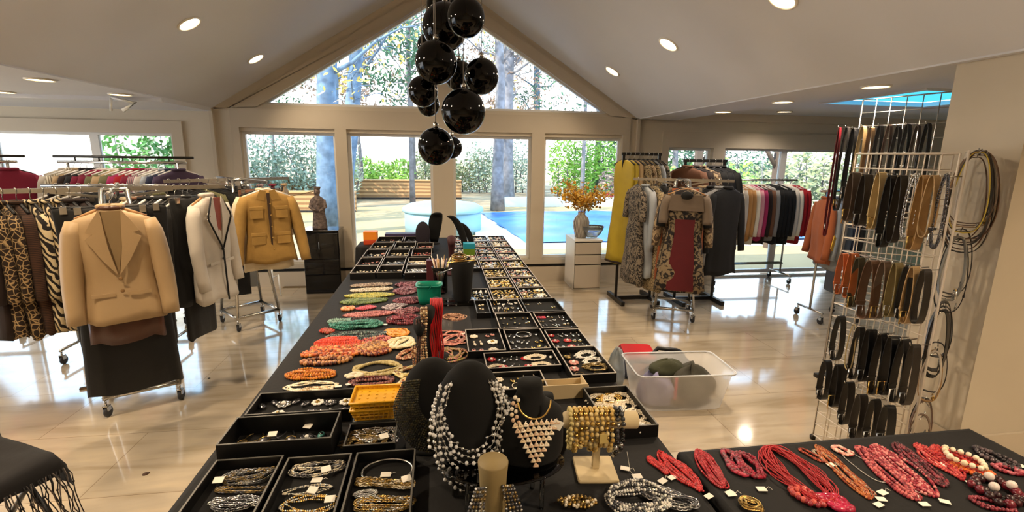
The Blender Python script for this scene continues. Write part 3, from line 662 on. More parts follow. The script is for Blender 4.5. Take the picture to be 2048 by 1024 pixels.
# --- rolling rails
def rail(x0,x1,y,z,label,base=.22,sy=.22,topbar=None,low=.26,cast=True,m=M_chrome):
    t=thing('rolling_rail',((x0+x1)/2,y,0),label,'clothes rail'); L=(x1-x0)/2
    b=MB(); b.tube([(-L-.05,0,z),(L+.05,0,z)],.013,m,8); b.build('hanging_bar',t)
    for sg in(-1,1):
        b=MB(); b.tube([(sg*L*.94,0,.12),(sg*L*.94,0,z)],.012,m,8); b.build('post',t)
        b=MB(); b.tube([(sg*L*.94,-sy,.12),(sg*L*.94,sy,.12)],.012,m,8); b.build('foot',t)
        for s2 in(-1,1): caster(t,sg*L*.94,s2*sy*.95)
    if low: b=MB(); b.tube([(-L*.94,-.03,low),(L*.94,-.03,low)],.012,m,8); b.tube([(-L*.94,.03,low),(L*.94,.03,low)],.012,m,8); b.build('lower_bars',t)
    if topbar:
        b=MB(); b.tube([(-L-.08,0,topbar),(L+.12,0,topbar)],.012,M_dksteel,8); b.build('top_bar',t)
        for k in range(5): q=-L*.8+L*1.6*k/4; b=MB(); b.tube([(q,0,z),(q,0,topbar)],.007,M_dksteel,6); b.build('strut',t)
    return t
rail(-3.52,-2.50,5.25,1.585,'long rail of pink and white shirts against the left wing window',topbar=1.635)
rs=[('white','ivory striped shirt','shirt'),('stripe','ivory thin striped shirt','shirt'),('tan','tan shirt','shirt'),('dkbrown','dark brown jacket','jacket'),('char','charcoal jacket','jacket'),('wine','wine red sweater','sweater'),('wine','deep red sweater','sweater'),('olive','olive cardigan','sweater'),('tan','khaki cardigan','sweater'),('olive','dull green jacket','jacket'),('magenta','magenta shirt','shirt'),('red','bright red shirt','shirt'),('wine','crimson shirt','shirt'),('plaid','pink striped shirt','shirt'),('white','white shirt','shirt'),('silver','grey shirt','shirt'),('navy','navy jacket','jacket'),('purple','dusky purple jacket','jacket')]
for i,(f,lab,k) in enumerate(rs):
    garment(k,(-3.5+.057*i,5.25,1.60),R_(-48),FAB[f],lab+', %s from the left on the rail by the left wing window'%ORD[i],L=.62,th=.6,sl=.5,flare=.03,hm=M_hang,cat=k)
rail(-4.75,-3.85,5.1,1.585,'rail at the far left edge before the bright window',topbar=1.635)
for i,(f,lab,k) in enumerate((('char','charcoal coat','jacket'),('silver','pale grey coat','jacket'),('char','dark grey jacket','jacket'),('plaid','rose striped shirt','shirt'),('magenta','magenta blouse','shirt'),('magenta','bright magenta jacket','jacket'),('wine','wine jacket','jacket'))):
    garment(k,(-4.32+.075*i,5.1,1.60),R_(-40),FAB[f],lab+', %s on the rail at the far left edge'%ORD[i],L=.66,th=.75,sl=.5,flare=.06,cat=k)
# a mid rack whose arms show between the two left racks
rail(-3.05,-2.25,4.35,1.42,'chrome rail of dark coats half hidden behind the near left rack',low=.26)
for i,(f,lab) in enumerate((('dkbrown','dark brown coat'),('zebra','zebra print top'),('bwblotch','black and white blouse'),('char','charcoal coat'),('black','black coat'),('red','red scarf-neck blouse'),('grey','grey knit'),('black','black knit'),('ink','ink black knit'),('olive','olive knit'))):
    garment('jacket' if 'coat' in lab else 'shirt',(-3.0+.08*i,4.35,1.435),R_(-35),FAB[f],lab+', %s on the half hidden middle rail'%ORD[i],L=.62,th=.65,sl=.45,flare=.03,hm=M_hang,cat='coat' if 'coat' in lab else 'top',name='coat' if 'coat' in lab else 'blouse')
# --- right racks
c3=(2.50,4.78); a3=R_(-112); h3=1.475
fourway(c3,a3,h3,[.52,.5,.5,.5],'chrome four-arm clothes rack on casters under the red centred dress')
t=garment('dress',arm_pt(c3,a3,.50,h3),R_(-116),fb('black_cream_scroll','7d6c52',col2='120c0e',pattern='blotch',pscale=19),'black and cream scroll dress with a red centre panel',L=.98,th=1.0,wd=1.0,sl=.26,flare=.05,hm=M_hangw,sm=fb('taupe_leather','6e5f50'))
b=MB()
for i in range(1): pass
zz=[-.36,-.5,-.65,-.8,-.95,-1.05]; ww=[.09,.085,.10,.115,.12,.125]
vs=[];fs=[]
for z,w in zip(zz,ww):
    for k in range(7): u=-1+2*k/6; vs.append((u*w,-(.068+.03*max(0,(-z-.35)))*math.sqrt(max(.05,1-(u*w/.21)**2))-.014,z))
for i in range(5):
    for k in range(6): fs.append((i*7+k,(i+1)*7+k,(i+1)*7+k+1,i*7+k+1))
b.add(vs,fs,fb('crimson_panel','520810')); b.build('centre_panel',t)
b=MB(); b.prism([(-.14,-.13),(.14,-.13),(.16,-.28),(-.16,-.28)],.02,fb('taupe_leather','6e5f50'),TX(0,-.06,0)); b.build('yoke',t)
b=MB(); b.lathe([(.055,0),(.05,.01)],FAB['black'],20,x=TX(0,-.07,-.135)@RX(PI/2),squash=.7); b.build('neckline',t)
for i,(k,f,L,lab,cat) in enumerate((('dress','black',1.0,'black dress behind the red centred dress','dress'),('jacket','floral',.8,'brown jacket behind the red centred dress','jacket'),('skirt','orange',.92,'orange skirt whose edge shows beside the red centred dress','skirt'))):
    garment(k,arm_pt(c3,a3,.43-.06*i,h3),R_(-112),FAB[f],lab,L=L,sl=.5 if k=='jacket' else None,th=.8,cat=cat)
for i,(k,f,L,lab,cat) in enumerate((('jacket','tan',.62,'tan leather jacket','jacket'),('jacket','black',.85,'long black coat','coat'),('jacket','grey',.8,'grey coat','coat'),('jacket','black',.9,'black coat','coat'))):
    garment(k,arm_pt(c3,a3+PI/2,.2+.08*i,h3),R_(-75),FAB[f],lab+', %s on the right arm of the red dress rack'%ORD[i],L=L,th=.7,cat=cat)
for i,(k,f,L,lab,cat) in enumerate((('dress','bwblotch',1.05,'black and white print dress','dress'),('jacket','silver',.95,'pale grey long coat','coat'),('dress','snake',1.1,'snake print dress','dress'),('dress','char',1.05,'charcoal dress','dress'))):
    garment(k,arm_pt(c3,a3-PI/2,.45-.09*i,h3),R_(-178),FAB[f],lab+', %s on the left arm of the red dress rack'%ORD[i],L=L,th=.8,cat=cat)
# two-way rack of long dresses
def twoway(x0,x1,y,z,label,m=M_dksteel):
    t=thing('garment_rack',((x0+x1)/2,y,0),label,'clothes rack'); L=(x1-x0)/2
    b=MB(); b.ribbon([(-L,0,z),(L,0,z)],(0,0,.016),.012,m); b.build('hanging_bar',t)
    for sg in(-1,1):
        b=MB(); b.ribbon([(sg*L*.9,.0,.04),(sg*L*.9,.0,z)],(.014,0,0),.02,m); b.build('post',t)
        b=MB(); b.box((sg*L*.9-.02,-.25,.0),(sg*L*.9+.02,.25,.05),m); b.build('foot',t)
    b=MB(); b.box((-L*.9,-.02,.01),(L*.9,.02,.05),m); b.build('base_bar',t)
twoway(2.06,2.54,5.4,1.735,'dark steel rack of long yellow and snake print dresses by the right window')
for i,(f,L,lab) in enumerate((('yellow',1.2,'long yellow satin dress with dark hem'),('yellow',1.08,'mustard yellow dress'),('tan',1.2,'tan long dress'),('snake',1.22,'grey snake print long dress'),('floral',1.2,'brown floral long dress'),('snake',1.2,'dark snake print long dress'),('silver',1.05,'silver grey long dress'),('bwblotch',1.1,'black and white long dress'))):
    t=garment('dress',(2.10+.055*i,5.4,1.751),R_(-150),FAB[f],lab+', %s from the right window'%ORD[i],L=L,th=.6,wd=.85,sl=.35 if i>2 else 0.0,cat='dress')
    if i==0: b=MB(); b.tube([(.205*math.cos(a),.055*math.sin(a),-.085-1.19) for a in [2*PI*q/24 for q in range(24)]],.014,FAB['dkbrown'],6,close=True); b.build('hem_band',t)
twoway(2.76,3.30,5.3,1.67,'dark steel rack of black garments right of the red dress rack')
for i,(k,f,L,lab) in enumerate((('jacket','brown',.7,'brown jacket'),('jacket','dkbrown',.8,'dark brown jacket'),('jacket','floral',.7,'brown print jacket'),('jacket','black',1.0,'long black coat'),('jacket','ink',1.0,'ink black coat'),('jacket','black',1.05,'black full length coat'))):
    garment(k,(2.82+.082*i,5.3,1.686),R_(-135),FAB[f],lab+', %s on the dark steel rack behind the red dress rack'%ORD[i],L=L,th=.9,sl=.6,cat='coat' if 'coat' in lab else 'jacket')
rail(3.62,4.82,6.1,1.42,'chrome rolling rail of sweaters in front of the right wing door',sy=.22,low=.26)
rs=[('ivory','ivory sweater'),('stripe','ivory striped shirt'),('white','white sweater'),('camel','camel sweater'),('camel','camel cardigan'),('ivory','cream cardigan'),('pink','pink sweater'),('magenta','magenta sweater'),('dkbrown','dark brown sweater'),('brown','brown cardigan'),('grey','grey sweater'),('black','black sweater'),('black','black cardigan'),('ink','ink black sweater'),('black','black zip jacket'),('white','white cardigan'),('ivory','ivory zip sweater'),('red','bright red sweater'),('red','red cardigan')]
for i,(f,lab) in enumerate(rs):
    garment('sweater',(3.78+.058*i,6.1,1.435),R_(-140),FAB[f],lab+', %s from the left on the rail before the right wing door'%ORD[i],L=.74+.05*((i*7)%3-1),th=.62,sl=.62,flare=.02,hm=M_hang if f!='black' else M_hangb,cat='sweater')
rail(3.93,4.40,4.5,1.385,'short rail with the orange jacket beside the belt racks',sy=.18,low=None)
for i,(k,f,L,lab) in enumerate((('jacket','orange',.66,'orange suede jacket'),('jacket','silver',.72,'silver grey jacket'),('jacket','grey',.74,'grey crinkled jacket'),('trousers','denim',1.0,'grey blue trousers'),('shirt','navy',.5,'navy scarf-neck shirt'),('jacket','char',.7,'charcoal jacket'))):
    garment(k,(3.96+.07*i,4.5,1.40),R_(160),FAB[f],lab+', %s on the short rail beside the belt racks'%ORD[i],L=L,th=.85,sl=.55,flare=.08,cat=k if k!='shirt' else 'shirt')
b=MB(); p=atx(1672,497,3.3); b.rbox((-.04,-.004,-.07),(.04,.004,.07),mat('yellow_card','d2a02a',.6),.003,x=RZ(.6)@RY(.5)); tag(b.build('hang_tag',loc=(3.80,4.16,.90)),'mustard yellow card tag hanging beside the grey jackets','tag')
# ---------------------------------------------------------------- pendant cluster
M_bglass = mat('black_glass','020202',.05,spec=.35)
M_cord = mat('pendant_cord','7a7672',.5)
balls = [(932,35,35,2.75,'upper right ball, overlapping the big one beside it'),(890,54,42,3.05,'big ball behind the upper right one, cut by no other cord'),(886,12,31,3.35,'topmost ball, partly cut by the top edge'),
 (858,92,22,3.35,'small ball peeking over the large middle ball'),(872,125,39,2.8,'large ball in the middle left of the cluster'),(846,183,28,2.95,'small ball left of centre, below the large middle ball'),
 (857,210,21,3.15,'smallest ball peeking out under the left one'),(918,152,28,3.35,'ball behind, between the large middle ball and the right one'),(963,153,33,2.95,'rightmost ball of the cluster'),
 (927,223,42,2.75,'large ball with a table reflection, above the lowest pair'),(872,293,35,2.85,'lowest ball of the cluster'),(903,295,21,3.25,'small ball half hidden behind the lowest one')]
for (px,py,r,y,l) in balls:
    p=aty(px,py,y); rr=r/970*math.sqrt(y*y+.1)*.985
    t=thing('pendant_light',p,'black glass pendant ball, '+l,'pendant light','black glass pendants hanging from the ridge')
    b=MB(); b.ball((0,0,0),rr,M_bglass,40,24,(1,1,1.03)); b.build('globe',t)
    b=MB(); b.lathe([(.014,rr*1.0),(.014,rr*1.03+.02),(.006,rr*1.03+.028)],M_chrome,14); b.build('cap',t)
    b=MB(); b.tube([(0,0,rr),(0,0,roofz(p.x)-p.z)],.0025,M_cord,6); b.build('cord',t)
# ---------------------------------------------------------------- tables with black cloths
M_cloth = mat('black_tablecloth','0b0a0b',.8,noise=.2,nscale=3,bump=.1,bscale=60)
def cloth(x0,x1,y0,y1,z,label,name='tablecloth',skip=()):
    b=MB(); pts=[]; n=.06; r=.03
    def edge(a,c):
        L=(Vector(c)-Vector(a)).length; k=max(2,int(L/n)); return [Vector(a).lerp(Vector(c),i/k) for i in range(k)]
    P=edge((x0,y0),(x1,y0))+edge((x1,y0),(x1,y1))+edge((x1,y1),(x0,y1))+edge((x0,y1),(x0,y0)); N=len(P)
    c=Vector(((x0+x1)/2,(y0+y1)/2)); vs=[]; fs=[]
    rows=[(z,-.02),(z-.004,-.004),(z-.02,.0),(z-.2,.012),(z-.45,.02),(.015,.03)]
    for (zz,o) in rows:
        q=(z-zz)/z
        for i,p in enumerate(P):
            nx=(-1 if abs(p.x-x0)<1e-6 else 0)+(1 if abs(p.x-x1)<1e-6 else 0); ny=(-1 if abs(p.y-y0)<1e-6 else 0)+(1 if abs(p.y-y1)<1e-6 else 0)
            w=o+q*.022*math.sin(i*1.35+math.sin(i*.37)*2); vs.append((p.x+nx*w,p.y+ny*w,zz))
    for k in range(len(rows)-1):
        for i in range(N): j=(i+1)%N; fs.append((k*N+i,(k+1)*N+i,(k+1)*N+j,k*N+j))
    b.add(vs,fs,M_cloth); b.add(vs[:N],[tuple(range(N))],M_cloth,False)
    return tag(b.build(name),label,'tablecloth')
TZ=.742
cloth(-.75,.75,.5,5.72,TZ-.001,'black cloth draped to the floor over the long jewellery table')
cloth(.772,1.92,.42,1.36,TZ-.001,'black cloth over the near right table of red necklaces')
# ---------------------------------------------------------------- jewellery trays and pieces
M_tray = mat('black_tray','060607',.45,noise=.1,nscale=30); M_velvet=mat('black_velvet','040404',.95); M_rim=mat('tray_rim','5b5954',.45)
M_rim2=mat('pale_tray_rim','a59d94',.5)
JM={'silver':mat('silver_metal','cfcfce',.22,1.0),'gold':mat('gold_metal','d9b56a',.25,1.0),'pearl':mat('cream_pearl','e8dcc4',.3,coat=.4),'black':mat('jet_bead','101013',.2,coat=.5),
    'white':mat('white_enamel','e9e6de',.35),'red':mat('red_enamel','b01c22',.3,coat=.3),'bronze':mat('antique_brass','8f7a50',.35,.9),'grey':mat('gunmetal','6b6b70',.3,.9),'rose':mat('rose_stone','c98a80',.35),
    'turq':mat('turquoise_stone','4f8f8a',.35,coat=.2),'tag':mat('paper_tag','ebe6da',.7)}
JN={'silver':'silver','gold':'gold','pearl':'pearl','black':'jet black','white':'white','red':'red','bronze':'antique brass','grey':'gunmetal','rose':'rose stone','turq':'turquoise','tag':'white'}
JMESH={}
def jewel(kind,mk):
    key=(kind,mk)
    if key in JMESH: return JMESH[key]
    m=JM[mk]; b=MB(); rnd=random.Random(hash(kind)%97+3)
    def ringp(cx,cy,R,n=14,z=.003,sx=1,a=0): return [(cx+R*sx*math.cos(2*PI*k/n+a),cy+R*math.sin(2*PI*k/n+a),z) for k in range(n)]
    if kind=='hoops':
        for s_ in(-1,1): b.tube(ringp(s_*.014,0,.011),.0018,m,6,close=True); b.ball((s_*.014,.011,.004),.003,m,6,4)
    elif kind=='studs':
        for s_ in(-1,1): b.ball((s_*.011,0,.005),.0075,m,10,6,(1,1,.6)); b.tube(ringp(s_*.011,0,.0078,10,.003),.0013,JM['gold'] if mk!='gold' else m,5,close=True)
    elif kind=='drops':
        for s_ in(-1,1):
            b.ball((s_*.012,.016,.004),.004,m,8,5); b.tube([(s_*.012,.016,.003),(s_*.012,.002,.003)],.0012,m,5); b.ball((s_*.012,-.010,.005),.008,m,8,5,(.7,1.5,.5))
    elif kind=='brooch':
        b.ball((0,0,.006),.006,JM['white'] if mk!='white' else JM['gold'],8,5,(1,1,.8))
        for k in range(7): a=2*PI*k/7; b.ball((.012*math.cos(a),.012*math.sin(a),.004),.0065,m,8,5,(1,1,.5))
    elif kind=='ring': b.tube([(0,.010*math.cos(2*PI*k/16),.011+.010*math.sin(2*PI*k/16)) for k in range(16)],.0018,m,6,close=True); b.ball((0,0,.023),.005,JM['white'],8,5,(1,1,.7))
    elif kind=='bangle':
        b.tube(ringp(0,0,.032,28,.005),.0035,m,8,close=True); b.ball((0,-.032,.008),.009,m,10,6,(1.6,.8,.6))
    elif kind=='bracelet':
        n=22
        for k in range(n): a=2*PI*k/n; b.ball((.033*math.cos(a),.024*math.sin(a),.005),.0052,m,7,5,(1,1,.8))
    elif kind=='chain':
        for q in range(3):
            P=[((.03+.006*q)*math.cos(2*PI*k/26)*(1+.2*math.sin(3*k)),(.018+.005*q)*math.sin(2*PI*k/26)+.002*math.sin(5*k+q),.004+.002*q) for k in range(26)]; b.tube(P,.0022,m,5,close=True)
            for p_ in P[::2]: b.ball(p_,.0036,m,6,4)
    elif kind=='pendant':
        b.tube(ringp(0,.02,.022,22,.003,.8),.0013,m,5,close=True); b.ball((0,-.012,.005),.013,m,12,6,(.85,1,.35)); b.tube(ringp(0,-.012,.012,16,.007,.85),.0012,JM['gold'] if mk!='gold' else JM['silver'],5,close=True)
    elif kind=='price_tag': b.rbox((-.011,-.008,.001),(.011,.008,.0022),m,.001); b.tube([(.011,0,.002),(.017,.004,.003),(.022,.002,.002)],.0005,m,4)
    elif kind=='clip':
        for s_ in(-1,1): b.ball((s_*.013,0,.005),.009,m,10,6,(.8,1.4,.45)); b.ball((s_*.013,0,.008),.004,JM['black'] if mk!='black' else JM['gold'],8,5,(1,1.2,.6))
    JMESH[key]=b.build(kind); o=JMESH[key]; COL.objects.unlink(o); return o
JNAME={'hoops':('hoop_earrings','hoop earrings'),'studs':('stud_earrings','stud earrings'),'drops':('drop_earrings','drop earrings'),'brooch':('brooch','flower brooch'),'ring':('finger_ring','ring'),'bangle':('bangle','bangle with a boss'),
 'bracelet':('bracelet','bead bracelet'),'chain':('necklace','coiled chain necklace'),'pendant':('pendant','round pendant'),'price_tag':('price_tag','paper price tag'),'clip':('clip_earrings','oval clip earrings')}
def piece(kind,mk,x,y,z,rz,sc,where):
    src=jewel(kind,mk); o=src.copy(); COL.objects.link(o); nm,lb=JNAME[kind]; o.name=nm
    o.location=(x,y,z); o.rotation_euler=(0,0,rz); o.scale=(sc,sc,sc)
    tag(o,('%s %s in the %s'%(JN[mk],lb,where)),'jewellery' if kind!='price_tag' else 'price tag','%s %s in the %s'%(JN[mk],lb,where)); return o
TR=[0]
def tray(x0,x1,y0,y1,where,items,z=TZ,h=.032,rim=None,rz=0,grid=(3,4),short=None,seed=None,sc=1.0,fill=1.0,mt=None,desc=''):
    """open tray; items = list of (kind, material) drawn at random on a loose grid"""
    TR[0]+=1; rnd=random.Random(seed or TR[0]*13); cx,cy=(x0+x1)/2,(y0+y1)/2; a,c=(x1-x0)/2-.003,(y1-y0)/2-.003
    t=thing('jewellery_tray',(cx,cy,z),'%s'%where,'tray',rz=rz); mt=mt or M_tray; w=.005
    b=MB(); b.box((-a,-c,0),(a,c,.004),mt)
    b.box((-a,-c,.004),(-a+w,c,h),mt); b.box((a-w,-c,.004),(a,c,h),mt); b.box((-a+w,-c,.004),(a-w,-c+w,h),mt); b.box((-a+w,c-w,.004),(a-w,c,h),mt); b.build('tray_body',t)
    b=MB(); rm=rim or M_rim; q=.0022
    for (u,v) in (((-a,-c),(a,-c+w)),((-a,c-w),(a,c)),((-a,-c+w),(-a+w,c-w)),((a-w,-c+w),(a,c-w))): b.box((u[0],u[1],h),(v[0],v[1],h+q),rm)
    b.build('rim',t); b=MB(); b.box((-a+w,-c+w,.004),(a-w,c-w,.010),M_velvet); b.build('lining',t)
    gx,gy=grid; sw=short or where
    for i in range(gx):
        for j in range(gy):
            if rnd.random()>fill: continue
            k,m=items[rnd.randrange(len(items))]
            x=-a+w+(2*a-2*w)*(i+.5)/gx+rnd.uniform(-.12,.12)*2*a/gx; y=-c+w+(2*c-2*w)*(j+.5)/gy+rnd.uniform(-.12,.12)*2*c/gy
            lim=.036*sc if k in('bangle','bracelet','chain') else .026*sc
            x=max(-a+lim,min(a-lim,x)); y=max(-c+lim,min(c-lim,y)); r_=RZ(rz)@Vector((x,y,0))
            piece(k,m,cx+r_.x,cy+r_.y,z+.010,rnd.uniform(-.7,.7),sc*rnd.uniform(.85,1.15),sw)
    return t
J_ear=[('studs','silver'),('drops','silver'),('clip','black'),('hoops','silver'),('studs','pearl'),('clip','gold'),('drops','white')]
J_gold=[('clip','gold'),('hoops','gold'),('studs','gold'),('drops','gold'),('brooch','gold'),('clip','bronze'),('drops','pearl'),('brooch','bronze')]
J_dense=[('brooch','silver'),('clip','silver'),('brooch','white'),('clip','rose'),('drops','silver'),('brooch','grey'),('studs','white'),('hoops','silver'),('brooch','pearl')]
J_mix=[('brooch','silver'),('clip','white'),('drops','silver'),('brooch','rose'),('studs','pearl'),('price_tag','tag'),('brooch','grey')]
# right hand columns, near to far
tray(.555,.745,1.44,1.745,'black open tray of coiled cream chains at the near right corner',[('chain','pearl'),('chain','white'),('chain','gold')],grid=(3,4),sc=1.25,h=.045,short='corner tray of cream chains')
tray(.545,.748,1.86,2.175,'black open tray holding a striped cord necklace by the plastic bin',[('chain','bronze'),('pendant','bronze'),('chain','white'),('brooch','rose'),('price_tag','tag')],grid=(2,4),sc=1.3,h=.042,rim=M_rim2,short='striped cord necklace tray by the bin')
tray(.19,.535,1.99,2.17,'wide black tray of white and red brooches behind the black busts',[('drops','white'),('clip','white'),('brooch','red'),('chain','pearl'),('drops','silver')],grid=(6,2),sc=1.2,rim=M_rim2,short='wide brooch tray behind the busts')
tray(.20,.43,1.785,1.955,'small black tray with a round cream brooch behind the shell bib bust',[('brooch','pearl'),('clip','gold'),('pendant','pearl')],grid=(3,2),sc=1.3,rim=M_rim2,short='small tray behind the shell bib bust')
tray(.12,.31,2.19,2.50,'black tray of cream flower brooches beside the red hanging cords',[('brooch','pearl'),('brooch','white'),('clip','rose'),('drops','pearl')],grid=(2,3),sc=1.5,rim=M_rim2,short='tray beside the red hanging cords')
tray(.325,.535,2.19,2.475,'black tray of silver earrings in the middle right column, fourth from the near end',[('drops','silver'),('clip','silver'),('bangle','silver'),('clip','gold')],grid=(3,3),sc=1.2,rim=M_rim2,short='middle right tray of silver earrings')
tray(.545,.745,2.19,2.445,'black tray of silver clips with red stone at right edge, level with the bin',[('clip','silver'),('studs','silver'),('drops','silver'),('brooch','red')],grid=(3,3),sc=1.2,rim=M_rim2,short='right edge tray with a red stone')
tray(.31,.53,2.485,2.75,'dark black tray with a few jet brooches in the middle right column',[('clip','black'),('studs','silver'),('brooch','black')],grid=(3,3),sc=1.1,rim=M_rim2,short='dark tray of jet brooches')
tray(.54,.75,2.465,2.745,'black tray with one pink card and silver studs on the right edge',[('studs','silver'),('clip','silver'),('drops','silver')],grid=(3,4),sc=1.0,rim=M_rim2,short='tray holding the pink card')
b=MB(); b.rbox((-.03,-.018,0),(.03,.018,.003),mat('pink_red_card','b8324a',.6),.001); tag(b.build('card',loc=(.585,2.71,TZ+.011)),'pink red card lying in the corner of a tray on the right edge','card')
tray(.305,.50,2.76,3.03,'black tray of fat silver and gold rings in the middle right column',[('ring','gold'),('clip','silver'),('ring','silver'),('clip','gold'),('clip','white')],grid=(4,3),sc=1.35,rim=M_rim2,short='tray of fat rings')
tray(.51,.75,2.76,3.03,'nearly empty black tray with tiny studs on the right edge',[('studs','silver'),('studs','black')],grid=(3,3),sc=.9,fill=.8,short='nearly empty right edge tray')
tray(.205,.295,2.76,3.03,'narrow black tray with two pearl studs left of the ring tray',[('studs','pearl')],grid=(1,3),sc=1.0,short='narrow tray left of the rings')
rows=[3.04,3.33,3.63,3.95,4.27,4.60,4.93,5.26,5.62]
cols=[(.10,.33,'inner'),(.335,.53,'middle'),(.535,.735,'outer')]
for i in range(8):
    for j,(xa,xb,cn) in enumerate(cols):
        if j==0 and i in(1,2): continue
        it=J_gold if (j==1 and i in(0,1,2)) else (J_dense if i>=4 else J_dense+J_gold)
        if i==0 and j==0: it=J_ear
        tray(xa,xb,rows[i]+.004,rows[i+1]-.004,'black tray packed with earrings, %s column of the far right block, %s row'%(cn,ORD[i]),it,short='%s %s tray of the far right block'%(ORD[i],cn),grid=(5,5) if i<5 else (4,5),sc=1.3,h=.028,rim=M_rim2 if i<7 else JM['silver'])
# left far block
lf=[(-.70,-.505,3.78,4.04),(-.50,-.30,3.78,4.04),(-.70,-.505,4.05,4.36),(-.50,-.30,4.05,4.36),(-.285,-.095,3.75,4.03),(-.285,-.095,4.04,4.34),(-.70,-.50,4.40,4.74),(-.49,-.29,4.40,4.74),(-.27,-.08,4.40,4.74),(-.69,-.47,4.78,5.12),(-.46,-.25,4.78,5.12),(-.24,-.07,4.78,5.08),(-.68,-.40,5.16,5.5),(-.39,-.15,5.16,5.5)]
li=[[('brooch','bronze'),('clip','pearl')],[('clip','silver'),('brooch','pearl'),('studs','pearl')],[('drops','silver'),('clip','rose')],[('bangle','silver'),('brooch','silver')],[('chain','silver'),('clip','silver')],[('chain','pearl'),('bangle','silver')],
 J_mix,J_mix,[('clip','rose'),('brooch','red'),('studs','red')],J_mix,J_mix,[('clip','rose'),('brooch','rose')],J_dense,[('clip','grey'),('brooch','silver')]]
for i,(r_,it) in enumerate(zip(lf,li)):
    n=('leftmost','middle','right')[0 if r_[0]<-.6 else (1 if r_[0]<-.3 else 2)]; k=ORD[[3.78,3.75,4.05,4.04,4.4,4.78,5.16].index(r_[2])//1 if False else (0 if r_[2]<4 else 1 if r_[2]<4.3 else 2 if r_[2]<4.7 else 3 if r_[2]<5 else 4)]
    tray(*r_,'black tray with pale rim, %s of the %s row in the far left block'%(n,k),it,short='%s tray, %s row of the far left block'%(n,k),grid=(3,3) if i<6 else (3,4),sc=1.3,h=.05,rim=M_rim2)
# purple lidded box behind, front shallow tray
b=MB(); b.rbox((-.2,-.06,0),(.2,.06,.075),mat('purple_case','3a3050',.5),.006); tag(b.build('jewellery_case',loc=(-.42,5.6,TZ)),'long dark purple case at the far end of the table','case')
# near left trays
tray(-.70,-.33,1.68,1.85,'wide black tray of tangled silver brooches behind the tall stacked tray',[('brooch','silver'),('clip','grey'),('brooch','white'),('drops','silver'),('brooch','grey')],grid=(6,2),sc=1.5,h=.045,short='wide tray behind the stacked tray')
tray(-.695,-.35,1.45,1.62,'tall stacked black tray of dark brooches at the left table edge',[('brooch','grey'),('pendant','grey'),('clip','turq'),('pendant','bronze'),('price_tag','tag')],grid=(5,2),sc=1.5,z=TZ,h=.075,seed=5,short='tall stacked tray')
tray(-.325,-.155,1.46,1.60,'small black tray of link bracelets in front of the yellow basket',[('chain','silver'),('bracelet','pearl'),('chain','bronze')],grid=(3,2),sc=1.25,h=.035,short='small tray by the yellow basket')
T4=[((-.685,-.485,1.02,1.43),'black tray of tangled dark chains at the left near edge'),((-.475,-.28,1.0,1.415),'black tray with an oval cord necklace, second from the left near edge'),((-.272,-.085,1.0,1.415),'black tray with a silver collar, third from the left near edge')]
for r_,w in T4: tray(*r_,w,short=w.split(', ')[-1] if ',' in w else 'leftmost near edge tray',items=[('price_tag','tag'),('clip','silver')],grid=(1,3),sc=1.3,h=.042,seed=11)
# pale cardboard box lid
t=thing('cardboard_box',(.46,1.80,TZ),'open pale cardboard box of cream beads behind the gold bead stand','box'); cb=mat('cream_cardboard','c4b08a',.7); b=MB()
b.box((-.12,-.05,0),(.12,.05,.004),cb); b.box((-.12,-.054,0),(.12,-.05,.06),cb); b.box((-.12,.05,0),(.12,.054,.035),cb); b.box((-.124,-.054,0),(-.12,.054,.05),cb); b.box((.12,-.054,0),(.124,.054,.05),cb); b.build('box_body',t)

# ---------------------------------------------------------------- bead necklaces lying on the cloth
def C(c,**k): return mat('bead_'+c,c,k.get('rough',.28),coat=.3,metal=k.get('metal',0))
def bead_along(b,P,r,mats,rnd,shape=(1,1,1),gap=2.0,thread=True,seg=7):
    Ls=[0]
    for i in range(len(P)-1): Ls.append(Ls[-1]+(P[i+1]-P[i]).length)
    n=max(2,int(Ls[-1]/(r*gap))); j=0
    for k in range(n):
        d=Ls[-1]*(k+.5)/n
        while j<len(Ls)-2 and Ls[j+1]<d: j+=1
        u=(d-Ls[j])/max(1e-6,Ls[j+1]-Ls[j]); p=P[j].lerp(P[j+1],u); tt=P[j+1]-P[j]; an=math.atan2(tt.y,tt.x)
        s_=r*rnd.uniform(.85,1.15); b.ball((0,0,0),s_,rnd.choice(mats),seg,5,shape,TX(*p)@RZ(an))
def oval(A,B,w,z,rnd,n=44,open_=False,twist=0):
    A=Vector(A);B=Vector(B); c=(A+B)/2; d=(B-A)/2; L=d.length; d.normalize(); s=Vector((-d.y,d.x,0)); P=[]
    p1,p2=rnd.uniform(0,6),rnd.uniform(0,6); cv=rnd.uniform(-.18,.18)*w
    for k in range(n+1):
        a=2*PI*k/n; e=math.cos(a); f=math.sin(a)
        x=L*e; y=w/2*f*(1 if abs(f)>.0 else 0)*(1+.2*math.sin(2*a+p1))+cv*math.sin(3*a+p2)
        P.append(c+d*x+s*y+Vector((0,0,z)))
    P[-1]=P[0].copy(); return P
